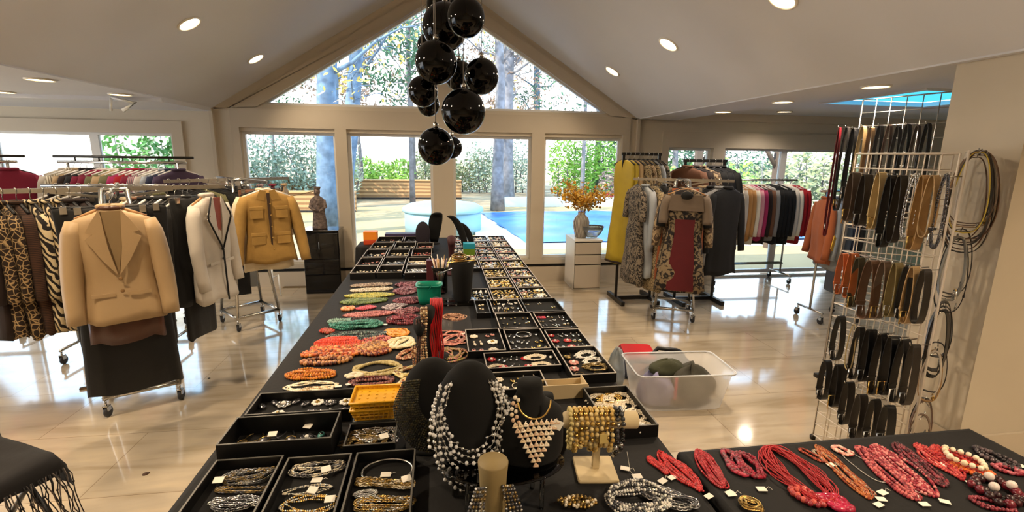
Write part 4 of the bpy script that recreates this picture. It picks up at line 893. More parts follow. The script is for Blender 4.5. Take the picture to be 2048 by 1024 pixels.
def necklace(px,w,strands,r,cols,label,z=TZ,shape=(1,1,1),gap=2.0,cordc=None,tagend=None,seed=0,name='bead_necklace',spread=.5,seg=7,heap=0):
    A=atz(px[0],px[1],z); B=atz(px[2],px[3],z); rnd=random.Random(seed or int(px[0]*7+px[1]*3)); A.z=B.z=0
    if px[0]<900 and A.y>2.3: w*=1.75; strands+=3; spread=.9; r*=1.15
    elif px[0]<900: w*=1.2; strands+=1
    t=thing(name,((A.x+B.x)/2,(A.y+B.y)/2,z),label,'necklace'); o=Vector(((A.x+B.x)/2,(A.y+B.y)/2,0)); A-=o;B-=o
    mats=[C(c) for c in cols]; b=MB(); k_=MB(); cm=mat('bead_cord_'+(cordc or '2a2420'),cordc or '2a2420',.6)
    for s in range(strands):
        f=1-spread*s/max(1,strands); ww=w*max(.12,f)*rnd.uniform(.9,1.1); sh=Vector((rnd.gauss(0,w*.06),rnd.gauss(0,w*.06),0))
        P=oval(A*(1-.03*s)+sh,B*(1-.03*s)+sh,ww,r*1.0+heap*s*r*.8,rnd)
        bead_along(b,P,r,mats,rnd,shape,gap,seg=seg); k_.tube(P,max(.0008,r*.22),cm,4,cap=False)
    b.build('beads',t); k_.build('cord',t)
    if tagend:
        q=B if tagend>0 else A; T_=MB(); T_.rbox((-.013,-.009,0),(.013,.009,.0012),JM['tag'],.001); T_.build('price_tag',t,loc=(q.x*1.07+.005,q.y*1.07-.015,r*1.2),rz=rnd.uniform(-.6,.6))
    return t
N=necklace
# left columns of the long table, near to far
N((568,778,672,772),.06,2,.0045,['e8dcbc','dcc9a0','f0e8d4'],'cream shell and chain necklace nearest the wide silver tray',shape=(1.6,1,.6),tagend=1)
N((600,785,668,781),.05,3,.004,['e6d6b8','caa87c'],'pale fringe necklace at the near end of the left beads',gap=1.8)
N((572,753,672,750),.075,5,.006,['c8791c','d98c28','b8661a'],'thick amber chip necklace at the left table edge',heap=.3,spread=.8)
N((600,729,700,722),.06,3,.009,['8a5a34','c08850','5a2c20','a8683a'],'brown necklace of big mixed wooden beads',spread=.6)
N((603,712,740,704),.05,3,.0075,['b8501c','d9782c','7a3418','e0a060'],'orange and brown chunky bead necklace',spread=.7)
N((618,701,765,694),.06,5,.006,['c4481c','a8642c','d98c4c'],'long orange coral necklace with wooden beads',spread=.7)
N((628,690,722,686),.055,6,.0055,['d8421c','c8381a','e2552a'],'bright coral red necklace of many strands',spread=.85,heap=.3)
N((640,684,715,679),.035,4,.005,['d8461f','cc3d1c'],'bright coral red necklace just behind the widest one',spread=.85,heap=.3)
N((722,700,775,692),.055,3,.009,['b88040','8c5a2a','d9a860'],'amber nugget necklace right of the coral strands')
N((715,706,775,703),.05,3,.007,['8c3a1c','c8884c','5a2414'],'red brown nugget necklace right of the wooden beads')
N((728,686,782,678),.05,3,.006,['8a2a30','c85a4c','b89060'],'dark red and coral mixed bead necklace')
N((656,676,775,668),.065,5,.005,['2c4a44','3c3a38','7c8a80','20302e'],'dark teal and grey bead necklace',spread=.8)
N((648,661,660,668),.03,2,.007,['8c4a2a','b8402c'],'small brown and red bead cluster at the left table edge')
N((660,654,765,650),.075,7,.0055,['2f7a68','24604f','4c9484'],'sea green multi strand necklace',spread=.85,heap=.3,tagend=1)
N((655,646,700,642),.04,2,.005,['5c7a6c','8aa898'],'pale green bead necklace at the left table edge')
N((686,641,738,637),.05,1,.003,['3a3436','6a5a5c'],'thin dark oval necklace behind the green strands')
N((688,633,790,626),.045,5,.005,['a8605c','c88078','8c4848'],'dusty rose necklace of smooth beads',spread=.8)
N((684,621,708,618),.035,3,.008,['d98a50','e8a878','c86a34'],'peach nugget necklace at the left table edge')
N((712,619,752,615),.03,4,.005,['b8404c','c85a68'],'raspberry red short bead necklace',spread=.8)
N((765,618,812,610),.05,4,.0045,['a8989c','6c5c60','c8bcbc'],'grey and white seed bead necklace')
N((683,606,775,601),.06,6,.0055,['5c7034','7a8a44','46582a'],'dark green bead necklace with many strands',spread=.8)
N((690,594,785,590),.06,6,.0055,['a8a040','8c9440','c8bc5c'],'olive yellow bead necklace',spread=.8)
N((700,583,785,578),.05,5,.005,['c0b49a','9c8c70','dcd2bc'],'beige and cream bead necklace',spread=.8)
N((702,573,785,569),.045,4,.005,['6c5c50','b8a890','8c7460'],'taupe bead necklace farthest on the left',spread=.8)
N((788,604,845,600),.07,6,.0055,['7a3c48','5c2834','9c5c64'],'plum purple bead heap by the teal basket',heap=.3)
N((787,586,835,581),.08,6,.0055,['8c5460','6a3440','a8848c'],'dusty plum bead heap farther from the teal basket',heap=.3)
N((790,572,850,569),.06,5,.005,['6c3440','9c6470','4c2028'],'dark plum bead heap farthest back',heap=.3)
N((775,645,838,636),.08,6,.0055,['7a2830','5a1c24','94404a'],'wine red bead heap beside the black arch stand',heap=.3)
N((790,627,838,620),.06,5,.005,['8c4a50','b08084','5c2c34'],'rose brown bead heap below the teal basket',heap=.3)
N((776,662,815,671),.06,7,.004,['d98a1c','e8a02c'],'bright orange yellow stick necklace',shape=(2.6,1,1),gap=3.4,tagend=-1)
N((790,700,818,678),.07,2,.009,['d8c898','e8dcb4'],'cream bone pendant necklace',shape=(1.8,1,.6),gap=2.6)
N((705,742,800,736),.10,2,.0065,['cdbd84','b8a468'],'thick cream cord necklace laid as an oval',gap=.9,spread=.25)
N((700,768,785,762),.075,4,.006,['7a3c34','5c2a2c','9c6458'],'maroon bead necklace with a cream shell',spread=.7,tagend=-1)
N((695,757,722,753),.03,1,.012,['e4d8b8'],'cream shell pendant strand beside the oval cord necklace',shape=(1.5,1,.5))
N((800,720,832,700),.06,4,.0055,['b87850','e0c098','8c5034'],'tan and cream strand beside the arch stand')
N((790,752,838,742),.08,5,.006,['c8b46c','e0d4a0','8c5c30'],'straw and brown chip necklace beside the arch stand',shape=(1.6,1,.7),heap=.3)
N((800,775,836,765),.07,5,.0065,['dcc890','b8743c','e8dcc0'],'straw chip necklace nearer the yellow basket',shape=(1.6,1,.7),heap=.3)
N((803,800,812,775),.04,3,.007,['c8402c','d85a48'],'coral red beads beside the yellow basket',heap=.3)
N((822,795,838,835),.04,5,.0055,['a86c48','e8dcd0','d8a078'],'peach and pearl strands hanging near the green corded bust',spread=.8)
N((884,690,925,668),.12,5,.004,['c87c6c','dca890','a85c50'],'pink feather like necklace behind the black busts',shape=(2.2,1,.6),tagend=1)
N((885,700,912,718),.09,4,.004,['b8a060','8c7440','c88c7c'],'gold and pink necklace behind the black busts')
N((893,632,925,640),.07,4,.0035,['8c5c44','c89c7c'],'brown bead pile in front of the acrylic stand',heap=.4)
# chains in the near left trays
def chain_heap(px,w,n,r,mk,label,z=TZ+.012,seed=1,links=True):
    A=atz(px[0],px[1],z);B=atz(px[2],px[3],z);rnd=random.Random(seed);A.z=B.z=0;o=(A+B)/2
    b=MB(); mm=[JM[k] for k in mk]
    for s in range(n):
        P=oval(A-o+Vector((rnd.gauss(0,.006),rnd.gauss(0,.006),0)),B-o+Vector((rnd.gauss(0,.006),rnd.gauss(0,.006),0)),w*rnd.uniform(.3,1),r*1.5+s*r*.5,rnd,60)
        if links:
            L=0
            for i in range(60):
                tt=P[i+1]-P[i]; a=math.atan2(tt.y,tt.x); nl=max(1,int(tt.length/(r*3)))
                for q in range(nl):
                    p=P[i]+tt*(q+.5)/nl; X=TX(*p)@RZ(a)@RX((i+q)%2*PI/2*.9+.3)
                    b.tube([(r*1.9*math.cos(2*PI*k/8),r*1.1*math.sin(2*PI*k/8),0) for k in range(8)],r*.42,rnd.choice(mm),4,close=True,x=X)
        else: bead_along(b,P,r,mm,rnd)
    return tag(b.build('necklace',loc=(o.x,o.y,z)),label,'necklace')
chain_heap((440,965,548,945),.07,5,.0032,['bronze','grey','silver'],'tangled antique link chain at the back of the leftmost near tray',seed=2)
chain_heap((430,985,540,985),.03,2,.003,['grey','bronze'],'thin dark chain lying straight in the leftmost near tray',seed=3)
chain_heap((425,1012,520,1010),.06,4,.0036,['grey','silver'],'gunmetal chain at the front of the leftmost near tray',seed=4)
chain_heap((585,945,690,930),.06,3,.0042,['silver','pearl','grey'],'silver ball chain at the back of the second near tray',seed=5)
chain_heap((565,985,670,975),.085,2,.002,['silver','pearl'],'thin oval cord necklace in the second near tray',links=False,seed=6)
chain_heap((560,1018,670,1012),.09,4,.003,['gold','silver'],'pale gold rope chain at the front of the second near tray',links=False,seed=7)
b=MB(); rr=.075; b.tube([(rr*math.cos(a),rr*.72*math.sin(a),.012+.004*math.sin(a)) for a in [-1.2+(2*PI-.6)*k/40 for k in range(41)]],[.0028+.0035*(1+math.cos(2*PI*k/40))*.5 for k in range(41)],JM['silver'],8)
p=atz(775,940,TZ+.02); tag(b.build('collar_necklace',loc=(p.x,p.y,TZ+.004)),'silver collar necklace lying open in the third near tray','necklace')
chain_heap((712,968,822,975),.035,4,.0035,['gold','bronze','pearl'],'twisted brass necklace in the middle of the third near tray',seed=8)
chain_heap((712,992,745,990),.04,2,.003,['silver'],'small silver spiral chain in the third near tray',seed=9)
chain_heap((715,1015,825,1010),.05,4,.0035,['bronze','gold','silver'],'brass link necklace at the front of the third near tray',seed=10)
for i,(x,y,l) in enumerate(((437,960,'white price tag on the leftmost near tray'),(652,938,'white price tag on the silver ball chain'),(625,980,'white price tag inside the oval cord necklace'),(660,998,'white price tag at the right of the second near tray'),(813,957,'white price tag beside the silver collar'),(616,852,'tall cream price tag in the stacked tray'),(545,868,'round cream price tag in the stacked tray'),(768,872,'pale square price tag on the link bracelets'))):
    zz=TZ+.03 if y>900 else TZ+.035; p=atz(x,y,zz); b=MB(); b.rbox((-.014,-.011,0),(.014,.011,.0015),JM['tag'],.002,x=RX(.25)); tag(b.build('price_tag',loc=p,rz=.4*math.sin(i*2.1)),l,'price tag')
# ---------------------------------------------------------------- near right table: red necklaces
N((1318,905,1405,985),.055,9,.0035,['b81c22','8c1418','cc2c2c'],'bundle of shiny red seed strands, leftmost on the right table',spread=.85,tagend=1,cordc='a01c1c')
N((1298,915,1335,950),.025,6,.0035,['a01c20','c83030'],'short red strand bundle with cream clasps',spread=.8,tagend=1,cordc='8c1c1c')
N((1396,900,1448,978),.06,9,.0032,['a81c26','8c1018','b8303a'],'straight red multi strand necklace, second on the right table',spread=.9,tagend=1,cordc='8c141c')
N((1448,902,1490,955),.05,5,.006,['8c1428','5c1020','b02c44'],'dark wine bead cluster necklace',shape=(1.5,1,.8))
N((1475,908,1520,960),.06,6,.0055,['701022','9c1c34'],'wine red pile beside the big red cord loop',heap=.2)
t=thing('cord_necklace',(*atz(1592,950,TZ).xy,TZ),'large loop of many thin bright red cords','necklace'); A=atz(1535,895,TZ);B=atz(1655,1005,TZ);o=(A+B)/2;A-=o;B-=o;b=MB();rnd=random.Random(3);rc=mat('red_cord','b0242a',.5)
for s in range(26): b.tube(oval(A+Vector((rnd.gauss(0,.004),rnd.gauss(0,.004),0)),B+Vector((rnd.gauss(0,.004),rnd.gauss(0,.004),0)),rnd.uniform(.065,.135),.002+.0006*s,rnd,40),.0016,rc,5)
b.build('cords',t)
N((1632,893,1740,1000),.05,6,.003,['a85a2c','8c3a20','c87c44'],'copper and red thin strand necklace',spread=.8,tagend=1,cordc='8c4a2c')
N((1600,898,1650,925),.03,2,.003,['c85a40','8c3a2c'],'thin copper strand with a white tag beside the red cord loop',tagend=1)
N((1625,900,1745,990),.035,2,.003,['8c8478','b8a890','a85c44'],'silver brown thin chain with paper tags',tagend=1)
N((1668,893,1700,912),.04,4,.005,['d89c8c','b85a54','e8c8b8'],'pink shell cluster necklace at the back of the right table',shape=(1.5,1,.7))
N((1690,905,1770,965),.075,1,.0016,['c8c4c0'],'long thin silver chain beside the pink shells',name='chain_necklace')
N((1715,893,1830,1000),.07,6,.0045,['a83c44','c86a68','7a2430'],'long rose red bead strands, three rows wide',spread=.9,tagend=1)
N((1745,890,1870,995),.07,6,.0045,['b03c48','d88c88','8c2434'],'long rose and pink bead strands beside the rose red ones',spread=.9,tagend=1)
N((1790,888,1890,975),.055,5,.0045,['5c1824','8c3440','3c1018'],'long dark garnet bead strands',spread=.9)
N((1830,890,1925,960),.06,5,.0042,['a8242c','c85048'],'red bead strand bundle at the back of the right table',spread=.9,tagend=1)
N((1865,897,1960,950),.09,7,.006,['a01c20','c03428'],'thick deep red bead pile under the ivory beads',heap=.2,spread=.9)
N((1893,902,1975,945),.055,1,.0095,['ece2c8','e4d6b4'],'ivory round bead necklace on the deep red pile',z=TZ+.016,name='pearl_necklace')
N((1900,930,1985,952),.05,4,.006,['d86a2c','e88c4c'],'orange coral necklace under the ivory fringe',heap=.2)
N((1950,898,2040,945),.05,2,.007,['3a3034','5c4c50','2a2226'],'dark grey nugget necklace at the right end of the table',spread=.4)
N((1985,935,2048,950),.04,4,.006,['8c2434','b85c68'],'plum necklace at the right edge of the photo')
N((1960,965,2046,1010),.12,2,.013,['2a1014','6c1c28','3c1418'],'necklace of large dark cherry balls',spread=.5)
for i,(x,y,l) in enumerate(((1975,967,'large ivory bead, left of three on the dark cherry necklace'),(1985,988,'large ivory bead, nearest of three on the dark cherry necklace'),(2020,985,'large ivory bead, right of three on the dark cherry necklace'))):
    b=MB(); b.ball((0,0,.013),.013,C('ddd0c8'),14,8); p=atz(x,y,TZ); tag(b.build('bead',loc=(p.x,p.y,TZ+.012)),l,'bead')
N((1580,985,1650,1015),.05,2,.009,['a83c3c','c8584c','8c2430'],'necklace of large cherry red round beads near the bottom edge')
N((1640,1000,1700,1022),.04,3,.010,['a01c3c','b8284c'],'crimson bead cluster at the bottom edge',shape=(1.8,1,.8))
N((1940,1000,2030,1022),.05,3,.005,['6c1c28','8c3440'],'dark red thin strands at the bottom right corner')
chain_heap((1215,1005,1335,1000),.13,8,.0042,['silver','grey','white'],'large heap of silver and grey mixed beads at the bottom edge',z=TZ+.002,seed=20,links=False)
chain_heap((1290,990,1390,1012),.08,3,.0046,['grey','silver'],'gunmetal link chain right of the silver bead heap',z=TZ+.002,seed=21)
chain_heap((1122,1012,1178,1012),.06,5,.0055,['pearl','gold','bronze'],'small cream pearl bracelet heap at the bottom edge',z=TZ+.002,seed=22,links=False)
chain_heap((1480,1010,1520,1015),.05,3,.004,['gold','bronze'],'small gold chain heap near the bottom edge',z=TZ+.002,seed=23)
for i,(x,y,l) in enumerate(((1462,988,'white paper tag below the straight red necklace'),(1325,962,'white paper tag beside the short red bundle'),(1523,978,'white square paper tag with a curled string'),(1250,937,'white folded paper tag right of the bracelet stand'),(1765,985,'cream paper tag on the silver brown chain'),(1828,992,'oval white paper tag on the rose strands'),(1883,929,'white square paper tag beside the ivory beads'),(2040,932,'white paper tag cut by the right edge'))):
    p=atz(x,y,TZ+.004); b=MB(); b.rbox((-.014,-.010,0),(.014,.010,.0012),JM['tag'],.002); b.tube([(.014,0,.001),(.024,.006,.004),(.03,-.004,.001)],.0007,JM['tag'],4); tag(b.build('price_tag',loc=p,rz=.5*math.sin(i*1.7)),l,'price tag')
# ---------------------------------------------------------------- busts and stands
M_bust = mat('black_velvet_bust','030303',.9); M_cream=mat('cream_stand','c9b68e',.6,noise=.08,nscale=12)
def bust(loc,H_,w,label,rz=0,m=M_bust,neck=True,top=.3):
    t=thing('necklace_bust',loc,label,'display bust',rz=rz); b=MB(); n=28; vs=[];fs=[]
    prof=[(0,.40,.30),(.03,.46,.36),(.12,.5,.38),(.3,.50,.36),(.48,.5,.33),(.60,.47,.28),(.68,.36,.24),(.74,.24,.21),(.82,.19,.19),(.93,.185,.18),(.98,.17,.17),(1.0,.1,.1)] if neck else [(0,.30,.22),(.04,.36,.26),(.2,.42,.26),(.45,.46,.26),(.65,.45,.25),(.8,.38,.22),(.9,.29,.18),(.97,.17,.11),(1.0,.07,.05)]
    for (u,a,c) in prof:
        for k in range(n):
            q=2*PI*k/n; s_=math.sin(q); vs.append((w*a*math.cos(q),w*c*s_*(1 if s_<0 else .7)+(.06*w if neck else 0)*u,H_*u))
    for i in range(len(prof)-1):
        for k in range(n): j=(k+1)%n; fs.append((i*n+k,i*n+j,(i+1)*n+j,(i+1)*n+k))
    fs.append(tuple(range(n-1,-1,-1))); fs.append(tuple((len(prof)-1)*n+k for k in range(n))); b.add(vs,fs,m); b.build('form',t)
    b=MB(); b.lathe([(w*.42,0),(w*.42,.008),(w*.38,.012)],m,28,squash=.75); b.build('foot',t)
    return t
def drape(t_loc,rz,H_,w,strands,r,mats,label,front=.20,wid=.36,bot=.05,topz=.95,seg=7,name='bead_necklace',tagm=True,inner=.55,jit=0,gap=2.3,swag=0):
    """strands hung round a bust: from the back of the neck down the front"""
    t=thing(name,t_loc,label,'necklace',rz=rz); rnd=random.Random(int(H_*1000)+strands); b=MB(); k_=MB()
    for s in range(strands):
        f=s/max(1,strands-1); ww=w*(wid*(inner+(1.2-inner)*f)); zb=H_*(bot+(1-f)*.35*(1-bot)) if swag==0 else H_*(bot+.25*(1-f)); P=[]
        for q in range(41):
            a=PI*(q/40); x=-ww*math.cos(a); 
            u=math.sin(a)**.6
            z=H_*topz*(1-u)+zb*u; 
            if q in(0,40): pass
            y=-w*(front+.16*math.sin(a)+.02*f); 
            side=abs(math.cos(a))
            x*= (1-.45*max(0,(z/H_-.62)/.38))
            P.append(Vector((x+rnd.gauss(0,jit),y*(1-.35*max(0,(z/H_-.6)/.4))-.002,z+rnd.gauss(0,jit))))
        bead_along(b,P,r,mats,rnd,gap=gap,seg=seg); k_.tube(P,r*.25,mats[0],4,cap=False)
    b.build('beads',t); k_.build('cord',t); return t
LZ=.86   # top of the clear stand the two front busts share
t=thing('acrylic_riser',(.165,1.19,TZ),'clear acrylic riser under the two black busts at the near end','display stand'); b=MB()
b.lathe([(.055,.108),(.125,.110),(.150,.118),(.152,.122),(.125,.116),(.05,.114)],M_acryl,36,squash=.62,x=Matrix.Diagonal((1.12,1,1,1))); b.build('plate',t)
for (x,y) in ((-.105,-.035),(.10,-.04),(-.09,.045),(.09,.045)): b=MB(); b.tube([(x,y,0),(x,y,.109)],.0065,M_acryl,8); b.build('leg',t)
SB=[JM['silver'],JM['silver'],JM['black']]
P1=Vector((.075,1.235,TZ+.06))
b=MB(); b.rbox((-.055,-.045,0),(.055,.045,.059),M_bust,.004); tag(b.build('display_block',loc=(.075,1.27,TZ)),'black display block under the tall oval bust','display stand')
P1=(.075,1.27,TZ+.0595)
bust(P1,.335,.215,'tall smooth black oval bust wearing silver bead strands',neck=False)
drape(P1,.0,.335,.235,7,.0052,[JM['silver'],C('e4e4e4'),C('d8d8d8')],'long silver bead strands draped over the tall black oval bust',front=.16,wid=.40,bot=-.05,topz=.86,gap=3.7,inner=.82,jit=.004)
P2=(.245,1.245,TZ+.105)
bust(P2,.235,.20,'black neck bust wearing the cream shell bib',rz=.05)
# shell bib necklace
t=thing('bib_necklace',P2,'cream shell bib necklace with tiers of small shells on the black neck bust','necklace',rz=.05); b=MB(); rnd=random.Random(9); shl=[C('efe3cc'),C('e0cba8'),C('d8b898')]
for row in range(9):
    n_=9-row
    for k in range(n_):
        x=(k-(n_-1)/2)*.0145; z=.150-row*.0155-.006*abs(k-(n_-1)/2)*.2; y=-.072-.006*math.cos(x*20)+(-.004 if row>3 else 0)+(.02 if z>.15 else 0)*0
        b.tube([(x,y,z+.007),(x-.006,y-.003,z-.005),(x+.006,y-.003,z-.005)],[.0016,.0042,.0042],rnd.choice(shl),5); b.ball((x,y-.003,z),.0036,rnd.choice(shl),7,5)
for k in range(12):
    a=k/11; x=-.052-.012*math.sin(a*PI); z=.205-.075*a; b.ball((x+.012*(k%2),-.038-.03*a,z),.0058,rnd.choice(shl),8,5,(1,.7,1.1))
b.build('shells',t); b=MB(); b.tube([(-.045+.0*q,-.02,.2) if q<0 else (.046*math.cos(PI+PI*q/14),-.048-.02*math.sin(PI*q/14),.195-.042*math.sin(PI*q/14)) for q in range(15)],.0028,JM['gold'],6); b.build('neck_wire',t)
b=MB(); b.rbox((-.016,-.001,-.013),(.016,.001,.013),JM['tag'],.001,x=RY(.5)); b.build('price_tag',t,loc=(.058,-.078,.135))
P3=(-.035,1.50,TZ)
bust(P3,.31,.22,'black bust behind, hung with dark olive net strands',rz=.15,neck=False)
drape(P3,.15,.31,.245,14,.0034,[C('2e2c1c'),C('1c1a14'),C('4a4428')],'dark olive net bead strands on the black bust behind the silver one',front=.2,wid=.44,bot=.10,topz=.84,gap=2.2)
bust((.33,1.42,TZ),.20,.16,'small black neck bust behind the shell bib bust')
# cream tapered post with chains
P4=atz(985,925,.0) ; P4=Vector((.118,1.05,TZ))
M_post=mat('olive_cream_post','8a7850',.6,noise=.08,nscale=12)
t=thing('bracelet_post',P4,'cream tapered display post hung with gold chains at the bottom edge','display stand'); b=MB(); b.lathe([(.05,0),(.05,.006),(.032,.03),(.030,.12),(.034,.19),(.0375,.226),(.036,.23)],M_post,32); b.build('post',t)
drape((P4.x,P4.y,P4.z),0,.20,.13,5,.004,[JM['bronze'],JM['silver'],JM['grey']],'brass and crystal chain strands round the cream post',front=.30,wid=.42,bot=-.0,topz=.92,gap=2.2)
# bracelet T bar
P5=atz(1190,942,TZ); t=thing('bracelet_stand',(P5.x,P5.y,TZ),'cream T bar bracelet stand hung with gold beads','display stand',rz=-.12); b=MB(); b.rbox((-.062,-.062,0),(.062,.062,.012),M_cream,.004); b.build('base',t)
b=MB(); b.rbox((-.011,-.008,.012),(.011,.008,.17),M_cream,.002); b.build('upright',t); b=MB(); b.tube([(-.105,0,.175),(-.095,0,.175),(.118,0,.175),(.122,0,.175)],[.022,.026,.026,.020],M_cream,20); b.build('crossbar',t)
gm=[C('c9ac66'),JM['gold'],C('dcc68c'),C('b8964c')]; RZ5=-.12
for i in range(11):
    x=-.085+.0155*i; dark=i in(9,10); ml=[JM['black'],JM['silver'],C('3a3a3c')] if dark else (gm if i not in(0,) else [C('cdbb7c')])
    b=MB(); r=.0072; n=24; hh=.05+.006*math.sin(i*1.7)+(.012 if dark else 0)
    for k in range(n):
        a=2*PI*k/n; b.ball((.002*math.sin(k*2.1),.034*math.cos(a),.175+.0-hh*.55+ (hh+.0)*1.25*math.sin(a) if math.sin(a)<0 else .175-hh*.55+(hh*.55+.036)*math.sin(a)),r,random.Random(i*50+k).choice(ml),8,5)
    q=RZ(RZ5)@Vector((x,0,0)); tag(b.build('bead_bracelet',loc=(P5.x+q.x,P5.y+q.y,TZ),rz=RZ5),('black and silver bead bracelet, %s from the right end of the T bar'%ORD[10-i] if dark else 'gold bead bracelet, %s from the left end of the T bar'%ORD[i]),'bracelet')
b=MB(); b.rbox((-.012,-.001,-.016),(.012,.001,.016),mat('gold_plastic_tag','c8b06c',.4),.002); q=RZ(RZ5)@Vector((.01,-.045,0)); tag(b.build('price_tag',loc=(P5.x+q.x,P5.y+q.y,TZ+.14)),'gold tinted tag hanging on the T bar bracelets','price tag')
b=MB(); b.tube([(0,0,0),(.01,-.01,-.06),(.02,-.02,-.07)],.0006,JM['tag'],4); b.rbox((.015,-.03,-.074),(.045,-.008,-.0725),JM['tag'],.001); q=RZ(RZ5)@Vector((.09,-.02,0)); tag(b.build('price_tag',loc=(P5.x+q.x,P5.y+q.y,TZ+.08)),'white tag on a string at the right end of the T bar','price tag')
# plastic bag behind bib bust
b=MB(); b.ball((0,0,.045),.05,mat('grey_plastic_bag','7c8490',.3,alpha=.75),16,10,(1.0,.6,1)); tag(b.build('plastic_bag',loc=(.172,1.285,TZ+.11)),'grey translucent plastic bag between the two black busts','bag')
# arch stand with hanging necklaces
def arch(loc,h,w,label,m=M_bust,rz=0,r=.02):
    t=thing('necklace_stand',loc,label,'display stand',rz=rz); b=MB(); P=[(0,.07,0.01),(0,.065,h*.3),(0,.05,h*.6),(0,.03,h*.85),(0,.0,h*.97),(0,-.035,h),(0,-.07,h*.95),(0,-.09,h*.84)]
    b.tube(P,[r*.8,r*.6,r*.6,r*.8,r*.95,r*.9,r*.8,r*.35],m,14,x=Matrix.Diagonal((w,1,1,1))); b.build('neck',t); b=MB(); b.lathe([(.06,0),(.06,.008),(.03,.016)],m,24); b.build('base',t); return t
pA=atz(848,790,TZ)
for i,(px,py,y,h,l) in enumerate(((840,640,2.06,.27,'black curved necklace stand, nearest of the three with the red cords'),(858,615,2.13,.31,'black curved necklace stand, middle of the three with the red cords'),(872,600,2.22,.33,'black curved necklace stand, farthest of the three with the red cords'))):
    p=aty(px,py,y); arch((p.x,y,TZ),p.z-TZ,1.2,l,r=.026)
def hang(x,y,z,L,w,n,r,cols,label,metal=None,cords=False,rz=0):
    t=thing('bead_necklace' if not cords else 'cord_necklace',(x,y,z),label,'necklace',rz=rz); b=MB(); rnd=random.Random(int(L*999)); ml=metal or [C(c) for c in cols]
    for s in range(n):
        off=(s-(n-1)/2)*w/n
        P=[Vector((off+rnd.gauss(0,.001),.035*math.cos(a)*(1-.0) ,0)) for a in [0]]
        P=[]
        for q in range(25):
            u=q/24; P.append(Vector((off+.004*math.sin(u*9+s),-.045-.012*math.sin(u*PI)-.003*(s%3),-L*u)))
        P=[Vector((off,.03,-.05)),Vector((off,.01,.012)),Vector((off,-.02,.018))]+P
        if cords: b.tube(P,r,ml[0],5)
        else: bead_along(b,P,r,ml,rnd,gap=2.1)
    b.build('cords' if cords else 'beads',t); return t
p=aty(868,603,2.16); hang(p.x+.01,2.16,p.z,.30,.055,9,.0035,[],'bright red cord necklace hanging from the black curved stands',metal=[mat('scarlet_cord','b8141c',.35,coat=.3)],cords=True)
p=aty(850,620,2.05); hang(p.x-.005,2.05,p.z-.005,.36,.03,3,.0055,['b89468','e0cca4','7a5838'],'brown and cream bead strand hanging from the nearest curved stand')
p=aty(838,640,2.03); hang(p.x,2.03,p.z-.01,.36,.03,3,.003,['3a2018','5c3424'],'thin dark brown strands hanging from the nearest curved stand')
p=aty(828,700,1.98); hang(p.x,1.98,p.z,.22,.02,2,.004,['8c5c38','c8a87c'],'short tan strand at the left of the curved stands')
# far stands
def board(px0,py0,px1,py1,y,w,label,m=M_bust):
    a=aty(px0,py0,y); c=aty(px1,py1,y); t=thing('necklace_stand',(c.x,y,TZ),label,'display stand'); h=a.z-TZ; dx=a.x-c.x; b=MB(); N=12; P=[];Rr=[]
    for k in range(N+1): u=k/N; P.append((dx*u**1.3/w,.05*(1-u)-.05*max(0,u-.7)/.3,.012+(h-.012)*math.sin(u*PI/2)**.9)); Rr.append(.016*(.75+.6*math.sin(PI*min(1,u*1.05))**.7) if u<.97 else .008)
    b.tube(P,Rr,m,14,x=Matrix.Diagonal((w,1,1,1))); b.build('neck',t); b=MB(); b.lathe([(.06,0),(.06,.008),(.03,.016)],m,24); b.build('base',t)
board(876,426,868,470,5.3,3.4,'tall black ear shaped necklace stand at the far end, in front of the middle post')
board(896,432,932,498,4.75,1.7,'long leaning black necklace stand in front of the middle post')
board(912,446,945,485,5.0,1.7,'second leaning black necklace stand farther right')
p=aty(845,443,5.2); bust((p.x,5.2,TZ),p.z-TZ,.17,'dark purple oval necklace bust at the far end',m=mat('purple_velvet','1c1520',.8),neck=False,rz=.3)
p=aty(903,500,3.9); arch((p.x,3.9,TZ),.30,1.3,'dark burgundy curved stand above the glass jar',m=mat('burgundy_velvet','3a1418',.7),r=.03)
# black vessel with rods
p=atz(922,608,TZ); t=thing('display_vessel',(p.x+.01,3.08,TZ+.016),'tall matte black vessel with bangles across its mouth beside the clear stand','vessel'); b=MB(); b.lathe([(.05,0),(.058,.02),(.07,.18),(.082,.27),(.078,.275),(.066,.2),(.05,.03)],M_bust,28); b.build('body',t)
b=MB(); b.tube([(-.16,-.02,.19),(-.02,-.04,.245),(.13,-.03,.30)],.004,JM['silver'],6); b.tube([(-.1,-.05,.27),(.08,-.05,.285)],.005,JM['gold'],6); b.build('rods',t)
for i in range(3): b=MB(); b.tube([(.045*math.cos(2*PI*k/24),.03*math.sin(2*PI*k/24),0) for k in range(24)],.004,JM['gold'] if i%2 else JM['bronze'],6,close=True,x=RX(.3)); tag(b.build('bangle',loc=(p.x-.01,3.06,TZ+.30+.012*i)),'brass bangle on the mouth of the black vessel','bangle','bangles on the black vessel')
b=MB(); b.rbox((-.13,-.07,0),(.13,.07,.014),M_acryl,.003); tag(b.build('acrylic_slab',loc=(p.x-.02,3.09,TZ)),'flat clear acrylic slab under the black vessel','display stand')
b=MB(); b.rbox((-.15,-.13,0),(.15,.13,.004),mat('grey_glass_sheet','3c3c3e',.12),.002); tag(b.build('glass_sheet',loc=(.02,2.68,TZ)),'dark glossy glass sheet on the cloth before the black vessel','glass sheet')
